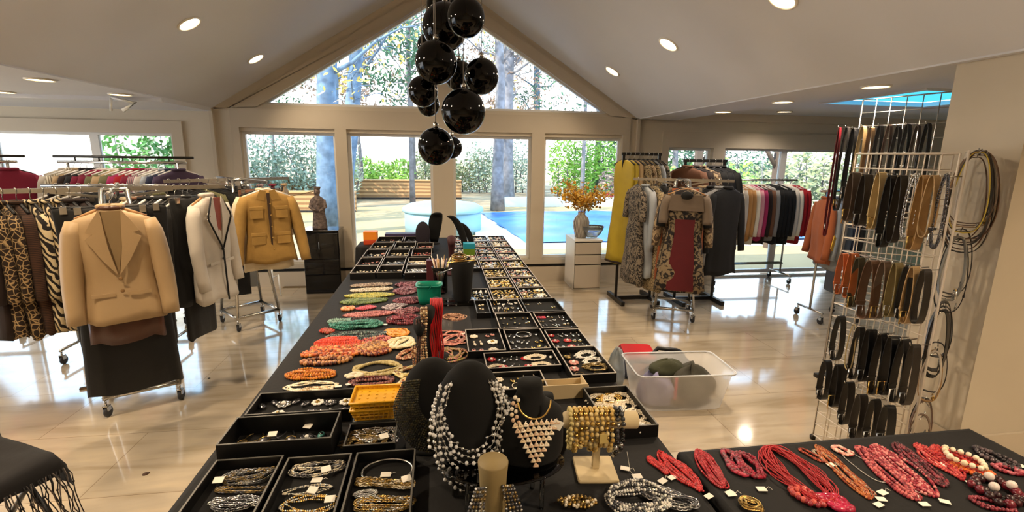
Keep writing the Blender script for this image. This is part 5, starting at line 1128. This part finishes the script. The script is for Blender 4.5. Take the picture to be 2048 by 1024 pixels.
# glass jar with sticks
p=aty(893,560,3.35); t=thing('glass_jar',(-.005,3.35,TZ),'clear glass jar of gold and pink strands behind the teal basket','jar'); b=MB(); b.lathe([(.045,0),(.05,.01),(.05,.15),(.06,.19),(.057,.19),(.046,.15),(.046,.012)],M_acryl,28); b.build('jar_body',t)
b=MB(); rnd=random.Random(4)
for k in range(26): a=rnd.uniform(0,6.28); q=rnd.uniform(.01,.035); b.tube([(q*math.cos(a),q*math.sin(a),.01),(q*1.1*math.cos(a+.4),q*1.1*math.sin(a+.4),.14),(q*2.2*math.cos(a+.5),q*2.2*math.sin(a+.5),.22+rnd.uniform(0,.05))],.0035,rnd.choice([JM['gold'],C('c8a080'),C('e8dcd0'),JM['bronze'],C('5c4a6c')]),5)
b.build('strands',t)
b=MB(); b.rbox((-.05,-.03,0),(.05,.03,.16),mat('plum_box','4a1c22',.5),.004); tag(b.build('box',loc=(-.06,3.72,TZ)),'small upright burgundy box behind the glass jar','box')
# baskets and boxes
def basket(loc,w,d,h,m,label,rz=0,slots=9,lid=False,taper=.82):
    t=thing('basket',loc,label,'basket',rz=rz); b=MB()
    def ring(s,z): return [(-w*s,-d*s,z),(w*s,-d*s,z),(w*s,d*s,z),(-w*s,d*s,z)]
    b.box((-w*taper,-d*taper,0),(w*taper,d*taper,.004),m); b.build('bottom',t); b=MB()
    for s,z,r in((taper,.004,.003),(taper+(1-taper)*.45,h*.45,.0025),(taper+(1-taper)*.7,h*.7,.0025),(1,h,.0045)): 
        b.tube(ring(s,z),r,m,6,close=True)
    for k in range(4):
        for i in range(slots):
            u=(i+.5)/slots; a=Vector(ring(taper,.004)[k]).lerp(Vector(ring(taper,.004)[(k+1)%4]),u); c=Vector(ring(1,h)[k]).lerp(Vector(ring(1,h)[(k+1)%4]),u)
            b.tube([a,c],.0028,m,4,cap=False)
        a0,a1=ring(taper+(1-taper)*.7,h*.7)[k],ring(taper+(1-taper)*.7,h*.7)[(k+1)%4]; c0,c1=ring(1,h)[k],ring(1,h)[(k+1)%4]; b.quad(a0,a1,c1,c0,m)
    b.build('lattice_wall',t)
    if lid:
        b=MB(); n=14; vs=[(x,y,.003*math.sin(x*200)*0) for x,y in ((-w*.95,-d*.95),(w*.95,-d*.95),(w*.95,d*.95),(-w*.95,d*.95))]; b.rbox((-w*.93,-d*.93,h*.72),(w*.93,d*.93,h*.80),m,.003)
        for i in range(5):
            for j in range(4): b.ball((-w*.7+w*1.4*i/4,-d*.6+d*1.2*j/3,h*.82),.005,m,6,4,(1,1,.4))
        b.build('inner_tray',t)
    return t
M_yel=mat('yellow_plastic','e0a81c',.35,coat=.2); M_teal=mat('teal_plastic','128a72',.35,alpha=1,coat=.2)
p=atz(757,832,TZ); 
basket((p.x,1.655,TZ),.072,.055,.04,mat('dark_grey_plastic','3a3c38',.4),'dark grey plastic basket under the yellow one',rz=.0)
basket((p.x,1.655,TZ+.0405),.08,.062,.045,M_yel,'yellow plastic basket, lower of the stacked pair',rz=.0)
basket((p.x+.003,1.657,TZ+.066),.083,.065,.048,M_yel,'yellow plastic basket with an inner tray, topmost of the stack',rz=.0,lid=True)
p=atz(859,606,TZ); t=thing('basket',(p.x,3.12,TZ),'teal plastic tub with a rounded square rim behind the curved stands','basket'); b=MB()
def rsq(s,z,n=28): return [(s*(abs(math.cos(2*PI*k/n))**.55)*(1 if math.cos(2*PI*k/n)>=0 else -1),s*.85*(abs(math.sin(2*PI*k/n))**.55)*(1 if math.sin(2*PI*k/n)>=0 else -1),z) for k in range(n)]
L_=[(.068,0),(.074,.04),(.08,.10),(.083,.12),(.088,.122),(.088,.128),(.080,.128),(.074,.10),(.066,.01)]; vs=[];fs=[]
for s,z in L_: vs+=rsq(s,z)
for i in range(len(L_)-1):
    for k in range(28): j=(k+1)%28; fs.append((i*28+k,i*28+j,(i+1)*28+j,(i+1)*28+k))
fs.append(tuple(27-k for k in range(28))); fs.append(tuple((len(L_)-1)*28+k for k in range(28))); b.add(vs,fs,M_teal); b.build('tub',t)
b=MB(); b.tube([(0,-.075,.125),(.02,-.082,.14),(0,-.08,.105)],.003,M_teal,6); b.build('handle_tab',t)
p=aty(936,497,4.6); t=thing('box',(p.x+.01,4.6,TZ+.03),'small box with a teal upper half and a green lower half at the far end','box'); b=MB(); b.rbox((-.055,-.05,.05),(.055,.05,.10),mat('teal_box','1c8aa0',.5),.003); b.build('lid',t); b=MB(); b.rbox((-.055,-.05,-.03),(.055,.05,.05),mat('green_box','5a7a1c',.5),.003); b.build('box_body',t)
pb=aty(742,488,5.35)
cloth(pb.x-.14,pb.x+.14,5.2,5.55,pb.z,'black cloth over the small side stand left of the long table\'s far end')
t=thing('box',(pb.x-.0,5.36,pb.z),'bright orange box with a red orange lower edge on the small black side stand','box'); b=MB(); b.rbox((-.07,-.06,.05),(.07,.06,.14),mat('orange_box','e8861c',.5),.004); b.build('lid',t); b=MB(); b.rbox((-.07,-.06,0),(.07,.06,.05),mat('red_orange_box','c4441c',.5),.004); b.build('box_body',t)
# ---------------------------------------------------------------- pedestals
def cabinet(x0,x1,y0,y1,h,m,fm,label,fronts,name='cabinet',rz=0):
    cx,cy=(x0+x1)/2,(y0+y1)/2; t=thing(name,(cx,cy,0),label,'cabinet',rz=rz); a,c=(x1-x0)/2,(y1-y0)/2
    b=MB(); b.rbox((-a,-c+.024,0),(a,c,h-.025),m,.004); b.box((-a+.006,-c+.0192,.02),(a-.006,-c+.0238,h-.03),M_dark); b.build('carcass',t); b=MB(); b.rbox((-a-.004,-c,h-.024),(a+.004,c+.004,h),m,.005); b.build('top',t)  # dark sheet behind the fronts paints the shade in the gaps
    for (z0,z1,nm) in fronts:
        b=MB(); b.rbox((-a+.008,-c,z0),(a-.008,-c+.019,z1),fm,.003); d=b.build(nm,t)
        if nm=='door': b=MB(); b.rbox((-.02,-c-.012,z1-.19),(-.012,-c,z1-.10),M_chrome,.002); b.build('handle',d)
    return t
cabinet(-1.64,-1.22,6.02,6.36,.79,mat('black_lacquer','08080a',.12,coat=.6),mat('black_lacquer','08080a',.12),'glossy black cabinet by the window holding the carved statue',[(.06,.24,'drawer'),(.25,.43,'drawer'),(.44,.75,'door')])
cabinet(1.69,2.05,5.87,6.34,.66,mat('white_laminate','d9d6d0',.35),mat('grey_laminate','b5ab9d',.4),'white three drawer cabinet by the window under the dried flowers',[(.03,.33,'drawer'),(.345,.46,'drawer'),(.475,.62,'drawer')],rz=.0)
# statue
M_stone=mat('carved_brown_stone','8c7c74',.75,col2='4c4240',noise=.4,nscale=40,bump=.5,bscale=60)
p=aty(640,463,6.17); t=thing('statue',(p.x,6.17,.79),'carved brown stone figure of a robed woman holding a child on the black cabinet','statue'); b=MB(); vs=[];fs=[];n=20
pf=[(0,.085,.07),(.02,.088,.072),(.1,.075,.06),(.2,.068,.055),(.27,.075,.06),(.33,.082,.062),(.37,.070,.055),(.395,.035,.032),(.41,.026,.026),(.43,.034,.036),(.455,.037,.040),(.48,.03,.033),(.495,.012,.012)]
for i,(z,w_,d) in enumerate(pf):
    for k in range(n): a=2*PI*k/n; f=1+(.08*math.sin(7*a+z*20) if z<.34 else 0); vs.append((w_*f*math.cos(a)+.006*math.sin(z*12),d*f*math.sin(a),z))
for i in range(len(pf)-1):
    for k in range(n): j=(k+1)%n; fs.append((i*n+k,i*n+j,(i+1)*n+j,(i+1)*n+k))
fs.append(tuple(range(n-1,-1,-1))); fs.append(tuple((len(pf)-1)*n+k for k in range(n))); b.add(vs,fs,M_stone)
for sg in(-1,1): b.tube([(sg*.065,0,.35),(sg*.085,-.025,.27),(sg*.04,-.07,.235),(0,-.075,.24)],[.024,.024,.018,.014],M_stone,10)
b.ball((.0,-.043,.445),.006,M_stone,6,4); b.build('figure',t); b=MB(); b.ball((.012,-.075,.31),.02,M_stone,10,7); b.ball((.005,-.07,.265),.03,M_stone,10,7,(1,.8,1.3)); b.tube([(.02,-.08,.25),(.035,-.09,.215)],.010,M_stone,8); b.build('child',t)
b=MB(); b.lathe([(.03,.47),(.042,.505),(.036,.51),(.02,.485)],M_stone,12); b.build('crown',t)
b=MB(); b.tube([(-.04,-.02,.455),(-.16,-.05,.43),(-.30,-.08,.40)],.006,mat('thin_twig','9c8a6c',.7),6); b.build('staff',t)
# vase of dried flowers
M_vase=mat('glazed_vase','c4beb4',.3,col2='6e6760',noise=.4,nscale=18,pattern='vstripes',pscale=22)
t=thing('vase',(1.82,6.08,.66),'round grey ribbed vase with silver leaf glaze on the white cabinet','vase'); b=MB(); b.lathe([(.055,0),(.075,.01),(.10,.12),(.108,.2),(.09,.26),(.05,.30),(.045,.315),(.055,.335),(.048,.335),(.036,.31)],M_vase,32); b.build('body',t)
t=thing('dried_flowers',(1.82,6.08,.97),'bouquet of golden dried seed pods standing in the grey vase','flowers'); b=MB(); lf=MB(); rnd=random.Random(12); fm=[mat('dried_gold_leaf','e8b440',.7),mat('dried_amber_leaf','cc9434',.7),mat('dried_straw_leaf','e4c46c',.7)]
for k in range(34):
    a=rnd.uniform(0,2*PI); sp=rnd.uniform(.12,.42); hh=rnd.uniform(.2,.43)*(1.2-sp); P=[Vector((0,0,-.1))]
    for q in range(1,6): u=q/5; P.append(Vector((sp*math.cos(a)*u**1.3+rnd.gauss(0,.01),sp*.6*math.sin(a)*u**1.3+rnd.gauss(0,.01),hh*u**.8+.02)))
    b.tube(P,.002,fm[1],4)
    for q in P[2:]:
        for _ in range(5):
            e=q+Vector((rnd.gauss(0,.035),rnd.gauss(0,.03),rnd.gauss(0,.03))); b.tube([q,e],.001,fm[1],3,cap=False); lf.ball((0,0,0),.019,rnd.choice(fm),6,4,(1,.25,1.2),TX(*e)@RZ(rnd.uniform(0,3))@RX(rnd.uniform(0,3)))
b.build('stems',t); tag(lf.build('seed_pods',t),kind='stuff')
t=thing('glass_bowl',(1.955,6.02,.66),'ribbed clear glass bowl on the right corner of the white cabinet','bowl'); b=MB(); n=48; vs=[];fs=[]; prof=[(.03,.002),(.06,.012),(.10,.05),(.135,.11),(.15,.16),(.146,.16),(.13,.11),(.095,.055),(.055,.02)]
for (r,z) in prof:
    for k in range(n): q=r*(1+.03*(1 if k%2 else -1)); vs.append((q*math.cos(2*PI*k/n),q*.8*math.sin(2*PI*k/n),z))
for i in range(len(prof)-1):
    for k in range(n): j=(k+1)%n; fs.append((i*n+k,i*n+j,(i+1)*n+j,(i+1)*n+k))
fs.append(tuple(range(n-1,-1,-1))); b.add(vs,fs,mat('ribbed_glass','cfd6da',.08,trans=.85,coat=.3)); b.build('bowl_body',t)
# glass floor-standing panel behind black cabinet (clear)
# ---------------------------------------------------------------- wire grid towers and belts
M_wire=mat('white_wire_grid','d6cbbd',.4); M_wirec=mat('chrome_wire_grid','a9a59f',.3,.8)
def gridpanel(t,A,B,z0,z1,m,name='grid_panel',step=.076,r=.003):
    A=Vector((*A,0))-Vector(t.location); B=Vector((*B,0))-Vector(t.location); A.z=B.z=0; L=(B-A).length; n=max(2,round(L/step)); b=MB()
    for i in range(n+1): p=A.lerp(B,i/n); rr=r*1.5 if i in(0,n) else r; b.tube([p+Vector((0,0,z0)),p+Vector((0,0,z1))],rr,m,6)
    k=round((z1-z0)/step)
    for j in range(k+1): z=z0+(z1-z0)*j/k; b.tube([A+Vector((0,0,z)),B+Vector((0,0,z))],r if j not in(0,k) else r*1.5,m,6)
    b.build(name,t)
ga,gb_,gc=(2.27,1.87),(2.27,2.42),(2.63,2.20)
t=thing('grid_rack',(2.38,2.15,0),'white wire grid tower of belts standing before the pillar','display rack')
gridpanel(t,ga,gb_,.03,1.735,M_wire); gridpanel(t,(2.30,1.86),(2.63,2.14),.03,1.745,M_wire,r=.0034); gridpanel(t,gb_,gc,.03,1.735,M_wire)
for q in (ga,gb_,gc): b=MB(); b.lathe([(.015,0),(.018,.02),(.010,.03)],M_dksteel,12); b.build('foot',t,loc=(q[0]-2.38,q[1]-2.15,0))
GT=t
t2=thing('grid_rack',(3.1,2.9,0),'taller chrome wire grid rack behind the white tower','display rack')
gridpanel(t2,(2.99,3.2),(3.14,2.66),.03,2.12,M_wirec,step=.09); gridpanel(t2,(3.14,2.66),(3.5,3.0),.03,2.12,M_wirec,step=.09)
b=MB(); b.box((2.94-3.1,3.18-2.9,0),(3.08-3.1,3.22-2.9,.03),M_dksteel); b.box((3.08-3.1,2.64-2.9,0),(3.2-3.1,2.68-2.9,.03),M_dksteel); b.build('foot',t2)
BM={'greybrown':'5c4c40','dark':'2c2622','black':'0e0e10','cream':'cdb684','gold':'b89440','tan':'a88454','lttan':'b8986a','orange':'c8703c','olive':'4a4430','brown':'6a4c38','oltan':'8c7c50','taupe':'7a6454','red':'7a1620','yellow':'c9b040','white':'c8beb0','pewter':'8a8880'}
def bmat(k): return mat('leather_'+k,BM[k],.42,noise=.18,nscale=25,bump=.15,bscale=300,coat=.1)
def belt(p,L,w,bw,m,label,rz=0,buckle=None,kind='oval',lean=0,th=.0035,lower=None):
    """closed belt loop hung on a hook. local X = strap width direction (along the hook), Y = loop opening"""
    t=thing('belt',p,label,'belt',rz=rz); b=MB(); P=[]; n=30
    for k in range(n):
        a=2*PI*k/n; c=math.cos(a); s=math.sin(a); z=-L/2+L/2*c; wd_=w*(.55+.45*(-c*.4+.6)); P.append(Vector((lean*z,(wd_/2)*(abs(s)**.7)*(1 if s>=0 else -1),z+ .003)))
    if kind=='chain':
        for k in range(n):
            for q in range(3):
                p_=P[k].lerp(P[(k+1)%n],q/3); b.tube([(0,.007*math.cos(2*PI*j/8),.010*math.sin(2*PI*j/8)) for j in range(8)],.0022,m,4,close=True,x=TX(*p_)@RZ(PI/2*((k*3+q)%2)))
        b.build('links',t)
    elif kind=='cord': b.tube(P,.0032,m,6,close=True); b.build('cord',t)
    else: b.ribbon(P,(bw/2,0,0),th,m,close=True); b.build('strap',t)
    if buckle:
        bm=JM.get(buckle,JM['gold']); b=MB(); c=P[int(n*.42)]; s_=bw*.62; x=TX(*c)@TX(0,-.004,0)
        if bw<.02: s_=.014
        b.tube([(s_,-.006,s_*1.1),(s_,-.006,-s_*1.1),(-s_,-.006,-s_*1.1),(-s_,-.006,s_*1.1)],.0032,bm,6,close=True,x=x); b.tube([(0,-.007,s_*1.1),(0,-.008,-s_*1.0)],.002,bm,5,x=x); b.build('buckle',t)
        # keeper on the strap front, facing the room
        b=MB(); b.rbox((-bw*.56,-.004,-.006),(bw*.56,.004,.006),m,.001,x=TX(*P[int(n*.36)])); b.build('keeper',t)
    hk=MB(); hk.tube([(.07,0,.0),(.02,0,-.001),(-bw/2-.01,0,-.001),(-bw/2-.014,0,.012)],.0026,M_chrome,6); hk.build('hook',t)
    return t
rowsB=[ # px, top, bottom, loop w, strap w, colour, buckle, kind, words
 [(1712,346,446,.05,.045,'greybrown','gold','','wide grey brown belt'),(1735,350,455,.05,.04,'dark','silver','','dark charcoal belt'),(1764,346,462,.05,.034,'cream','gold','','cream and gold belt'),(1786,352,499,.05,.036,'black','silver','','long black belt'),(1806,352,490,.05,.03,'dark',None,'','narrow dark belt'),(1830,352,480,.05,.02,'pewter',None,'chain','silver chain belt'),(1852,352,505,.05,.034,'tan','gold','','tan suede belt'),(1871,352,479,.05,.034,'lttan',None,'','pale tan belt'),(1893,353,499,.05,.03,'dark','silver','chain','studded dark chain belt')],
 [(1690,508,590,.05,.034,'orange','silver','','orange leather belt'),(1709,508,598,.05,.034,'orange','silver','','rust orange belt'),(1721,516,617,.05,.034,'olive','gold','','dark olive belt'),(1748,522,640,.09,.04,'brown','silver','','brown belt with a large round buckle'),(1772,524,640,.06,.034,'taupe','gold','','taupe braided belt'),(1797,527,637,.05,.034,'oltan','silver','','olive tan belt'),(1818,532,640,.05,.024,'black','silver','','narrow black belt'),(1832,535,650,.05,.036,'lttan','gold','','khaki belt with a gold buckle'),(1853,540,650,.05,.03,'dark',None,'','dark brown plaited belt')],
 [(1683,633,722,.06,.03,'black','silver','','black belt with a silver tip'),(1709,650,742,.06,.012,'cream',None,'cord','thin cream cord belt'),(1722,655,760,.05,.03,'black','silver','','black leather belt'),(1744,660,765,.05,.036,'black','silver','','black belt with a round medallion'),(1768,668,790,.05,.04,'black','gold','','wide black belt'),(1790,674,792,.06,.04,'black','gold','','black belt with an oval gold buckle'),(1812,680,806,.05,.038,'black','white','','black belt with a white buckle'),(1832,690,812,.05,.03,'dark','silver','','dark belt')],
 [(1655,722,800,.06,.032,'black','silver','','short black belt'),(1682,730,815,.05,.045,'black','gold','','wide black belt with gold bars'),(1700,765,850,.05,.036,'black','silver','','black patent belt'),(1725,790,880,.06,.036,'dark','silver','','dark brown belt'),(1752,800,885,.05,.036,'black','silver','','smooth black belt'),(1780,812,890,.06,.036,'black','silver','','black satin belt')]]
for ri,row in enumerate(rowsB):
    for bi,(px,t0,t1,w,bw,c,bk,kd,words) in enumerate(row):
        p=atx(px,t0,2.205); q=_ray(px,t1); L=(p.z-(H+q.z*(p.y/q.y)))*.97; L=max(.14,L)
        m=bmat(c) if kd!='chain' else (JM['silver'] if c=='pewter' else JM['grey'])
        belt(p,L,w*1.15,bw*1.25,m,words+', %s row of the white grid tower'%ORD[ri],buckle=bk,kind=kd,rz=.12*math.sin(bi*3+ri))
# belts on the side panel
side=[(.10,1.74,.40,.20,.03,'yellow',None,'pale yellow belt'),(.22,1.75,.48,.24,.022,'dark',None,'dark brown strap'),(.34,1.74,.50,.25,.016,'brown',None,'thin brown strap'),(.46,1.73,.46,.26,.014,'taupe',None,'thin taupe strap'),(.58,1.74,.42,.24,.02,'dark','silver','dark belt'),(.70,1.72,.44,.22,.014,'brown',None,'narrow brown belt'),
 (.15,1.36,.34,.14,.03,'pewter','silver','pewter grey belt'),(.32,1.34,.40,.18,.02,'black','silver','black belt'),(.50,1.38,.36,.2,.02,'dark',None,'dark strap'),(.66,1.33,.34,.16,.02,'black','gold','black belt with brass'),
 (.20,1.0,.38,.12,.05,'black',None,'broad black sash'),(.42,1.02,.40,.14,.05,'dark','silver','broad dark sash'),(.60,.98,.30,.16,.03,'black',None,'black cord belt'),
 (.12,.80,.26,.12,.02,'white',None,'white braided belt'),(.30,.78,.30,.14,.02,'tan','gold','tan belt'),(.5,.80,.30,.18,.016,'dark',None,'dark thin belt'),
 (.15,.46,.24,.14,.02,'taupe','silver','taupe belt'),(.36,.5,.26,.14,.02,'brown','gold','brown belt'),(.56,.48,.24,.14,.024,'black','silver','black belt with a steel buckle'),
 (.16,1.745,.36,.26,.02,'taupe',None,'taupe braided strap'),(.28,1.74,.44,.3,.016,'brown',None,'long brown cord strap'),(.40,1.74,.52,.28,.024,'dark',None,'long dark leather strap'),(.52,1.73,.38,.3,.018,'tan','gold','narrow tan belt with brass'),(.64,1.74,.46,.28,.02,'black',None,'long black strap'),(.9,1.74,.40,.3,.02,'taupe',None,'outer taupe strap')]
nx,ny=.647,-.763
for i,(u,z,L,w,bw,c,bk,words) in enumerate(side):
    x=2.30+.33*u+nx*(.01+w*.12); y=1.86+.28*u+ny*(.01+w*.12)
    r_=0 if i<6 or i>18 else 1 if i<10 else 2 if i<13 else 3 if i<16 else 4
    belt((x,y,z),L*.9,w*.72,bw,bmat(c),words+', %s row on the side of the grid tower'%ORD[r_],rz=math.atan2(ny,nx)-PI/2+.25*math.sin(i*2.3),buckle=bk,kind='' if bw>.013 else 'cord')
# belts on the rear rack
rear=[('red','long red leather belt hanging at the left end of the tall rear rack',1.93,.80,.03),('dark','dark belt with metal eyelets',1.93,.6,.04),('black','black corset belt',1.92,.5,.07),('cream','cream and gold chain belt',1.93,.5,.05),('tan','tan belt with a square buckle',1.92,.55,.05),('black','black studded belt',1.93,.6,.05),('brown','brown plaited belt',1.93,.62,.04),('dark','dark brown buckled belt',1.92,.6,.05),('black','black patent belt',1.93,.66,.05),('greybrown','grey brown belt',1.92,.62,.04),('black','black elastic belt',1.93,.6,.05)]
for i,(c,words,z,L,bw) in enumerate(rear):
    u=-.06+i*.095; x=2.985+.15*u-.09; y=3.22-.56*u
    belt((x,y,z),L,.06 if i else .03,bw*.8,bmat(c),words+('' if i==0 else ', %s along the tall rear rack'%ORD[i]),rz=.27,buckle=('gold' if i%2 else 'silver'))
# ---------------------------------------------------------------- storage bin and bags
M_bin=glass_mat('frosted_plastic',(.82,.84,.85)); 
mb=bpy.data.materials.new('translucent_bin'); mb.use_nodes=True; q=mb.node_tree.nodes['Principled BSDF']; q.inputs['Base Color'].default_value=(.75,.77,.8,1); q.inputs['Roughness'].default_value=.25; q.inputs['Alpha'].default_value=.5
t=thing('storage_bin',(1.63,2.98,0),'translucent plastic storage bin on the floor right of the long table','storage bin',rz=-.06)
def bring(a,c,z,r=.05,n=6):
    P=[]
    for (sx,sy,a0) in((1,1,0),(-1,1,PI/2),(-1,-1,PI),(1,-1,1.5*PI)):
        for k in range(n+1): an=a0+PI/2*k/n; P.append((sx*(a-r)+r*math.cos(an),sy*(c-r)+r*math.sin(an),z))
    return P
b=MB(); rows_=[(.27,.145,.004),(.285,.155,.02),(.33,.185,.27),(.345,.20,.275),(.348,.203,.285),(.335,.19,.285)]; vs=[];fs=[]
for (a,c,z) in rows_: vs+=bring(a,c,z)
n=28
for i in range(len(rows_)-1):
    for k in range(n): j=(k+1)%n; fs.append((i*n+k,i*n+j,(i+1)*n+j,(i+1)*n+k))
fs.append(tuple(range(n-1,-1,-1))); b.add(vs,fs,mb); b.build('bin_body',t)
b=MB(); b.tube(bring(.346,.201,.284),.005,mat('bin_rim','c9cdd2',.3),6,close=True); b.build('rim',t)
def lump(loc,sz,m,label,name,cat,seed=1,amp=.18):
    rnd=random.Random(seed); b=MB(); n=20; R=12; vs=[];fs=[]; ph=[rnd.uniform(0,6) for _ in range(4)]
    for i in range(R+1):
        a=-PI/2+PI*i/R
        for k in range(n):
            c=2*PI*k/n; f=1+amp*(math.sin(3*c+ph[0]+a*2)*.5+math.sin(5*c-ph[1])*.3+math.sin(4*a+ph[2]+c)*.4); sz_=max(-.55,math.sin(a))
            vs.append((sz[0]*f*math.cos(a)*math.cos(c),sz[1]*f*math.cos(a)*math.sin(c),sz[2]*(sz_+.55)*f))
    for i in range(R):
        for k in range(n): j=(k+1)%n; fs.append((i*n+k,i*n+j,(i+1)*n+j,(i+1)*n+k))
    b.add(vs,fs,m); return tag(b.build(name,loc=loc),label,cat)
lump((1.50,2.98,.012),(.13,.12,.135),fb('lilac_cloth','8c88a8'),'lilac grey cloth bag packed in the left of the plastic bin','cloth_bag','bag',2)
lump((1.74,2.98,.012),(.165,.125,.155),fb('dark_olive_cloth','3c3a30'),'dark olive handbag packed in the right of the plastic bin','handbag','bag',3)
lump((1.62,2.95,.012),(.12,.09,.06),fb('brown_canvas','5a4630'),'brown canvas pouch at the bottom of the plastic bin','pouch','bag',4)
lump((1.58,3.02,.20),(.13,.07,.06),fb('army_green','3a3c26'),'dark army green clutch lying on top inside the bin','clutch_bag','bag',5)
b=MB(); b.rbox((-.01,-.004,0),(.01,.004,.17),mat('pink_strap','c8485c',.5),.002); tag(b.build('strap',loc=(1.575,2.865,.06)),'narrow pink strap seen through the front of the bin','strap')
p=aty(1285,700,3.42); t=thing('handbag',(p.x+.03,3.42,0),'red and black handbag with patchwork front lying behind the bin','handbag',rz=-.2); b=MB(); b.rbox((-.2,-.12,0),(.16,.12,.16),fb('grey_blue_canvas','5c6478'),.04); b.build('bag_body',t)
b=MB(); b.rbox((-.2,-.13,.161),(.06,.12,.21),mat('red_leather','b01820',.4),.03); b.build('flap',t); b=MB(); b.tube([(.0,-.1,.18),(.06,-.12,.27),(.2,-.12,.26),(.3,-.1,.16),(.36,-.1,.08)],.016,bmat('black'),8); b.build('strap',t)
b=MB(); b.rbox((-.12,-.128,.05),(.08,-.1201,.14),mat('peach_patch','c99474',.7),.003); b.build('patch',t)
lump((1.74,3.36,0),(.22,.12,.13),bmat('black'),'slouchy black leather bag behind the plastic bin','handbag','handbag',6)
lump((1.30,3.28,0),(.07,.07,.17),mat('clear_grey_bag','a8b4bc',.3,alpha=.7),'crumpled grey plastic bag left of the handbags','plastic_bag','bag',7)
# ---------------------------------------------------------------- folding chair with shawl, floor bits
t=thing('folding_chair',(-1.87,1.95,0),'black folding chair at the bottom left corner under a shawl','chair',rz=1.10); cm=mat('black_chair_metal','0c0c0e',.35,.3); b=MB(); b.rbox((-.22,-.2,.43),(.22,.2,.455),cm,.015); b.build('seat',t)
for sg in(-1,1):
    b=MB(); b.tube([(sg*.215,-.22,0),(sg*.215,.02,.26),(sg*.215,.22,.44),(sg*.205,.30,.80)],.012,cm,8); b.build('leg',t)
    b=MB(); b.tube([(sg*.19,.24,0),(sg*.19,.02,.24),(sg*.19,-.18,.43)],.011,cm,8); b.build('leg',t)
b=MB(); b.rbox((-.2,.285,.64),(.2,.305,.80),cm,.008); b.build('backrest',t); b=MB(); b.tube([(-.19,.16,.09),(.19,.16,.09)],.008,cm,6); b.tube([(-.215,-.15,.07),(.215,-.15,.07)],.008,cm,6); b.build('crossbar',t)
t=thing('shawl',(-1.87,1.95,.458),'black shawl with knotted fringe spread on the folding chair','shawl',rz=1.10); M_sh=fb('black_shawl','100e10'); b=MB(); n=22; vs=[];fs=[]
for j in range(n+1):
    for i in range(n+1):
        x=-.3+.6*i/n; y=-.26+.54*j/n; ov=max(0,abs(x)-.225); oy=max(0,-.2-y); ob=max(0,y-.2)
        z=.012+.006*math.sin(x*30)*math.cos(y*22)-ov*2.2-oy*1.4+ob*3.0; xx=x if ov==0 else (1 if x>0 else -1)*(.235+ov*.25); vs.append((xx,y if oy==0 else -.215-oy*.2,z))
for j in range(n):
    for i in range(n): fs.append((j*(n+1)+i,j*(n+1)+i+1,(j+1)*(n+1)+i+1,(j+1)*(n+1)+i))
b.add(vs,fs,M_sh); b.build('cloth',t); b=MB(); rnd=random.Random(2)
for k in range(26):
    x=.02+.0085*k+rnd.gauss(0,.004); y=-.235; P=[(x,y,-.05)]
    for q in range(1,7): P.append((x+rnd.gauss(0,.006),y-.010*q+rnd.gauss(0,.003),-.05-.035*q))
    b.tube(P,.0022,M_sh if k%4 else C('5c5048'),4); 
    if k%2: b.ball(P[2],.005,M_sh,6,4)
b.build('fringe',t)
p=atz(175,777,0); b=MB(); b.rbox((-.045,-.012,0),(.045,.012,.014),mat('brown_wood_bit','7a5a34',.6,noise=.3),.004); b.box((-.04,-.008,.0141),(.04,.008,.016),M_dark); tag(b.build('wooden_brush',loc=(p.x,p.y,0),rz=.35),'small brown wooden brush lying on the floor left of the near rack','brush')
p=atz(291,948,0); b=MB(); b.lathe([(.016,0),(.014,.003),(.004,.004)],mat('dark_brown_leaf','4a3222',.8),9); b.ball((.012,.004,.003),.008,mat('dark_brown_leaf','4a3222',.8),6,4,(1,.8,.4)); tag(b.build('leaf_scrap',loc=(p.x,p.y,0)),'small dark brown scrap on the bare floor left of the near trays','scrap')
p=atz(418,757,0); b=MB(); b.ball((0,0,.003),.01,M_dark,6,4,(1,.8,.35)); tag(b.build('scrap',loc=(p.x,p.y,0)),'tiny dark speck on the floor right of the near left rack','scrap')
# white easel and floor register behind the second rack
b=MB(); p=aty(545,555,6.1); b.tube([(p.x,6.1,.012),(p.x,6.1,.4)],.012,M_frame,8); b.tube([(p.x-.0,6.1,.2),(p.x+.1,6.0,.26),(p.x+.12,5.98,.0)],.01,M_frame,8); tag(b.build('white_stand'),'thin white metal stand on the floor by the window behind the mustard jacket rack','stand')
p=atz(590,574,0); b=MB(); b.box((-.14,-.04,0),(.14,.04,.006),mat('brass_register','8c7a5c',.4,.6)); tag(b.build('floor_register',loc=(p.x,p.y,0)),'long flat brass floor vent by the window wall','vent')
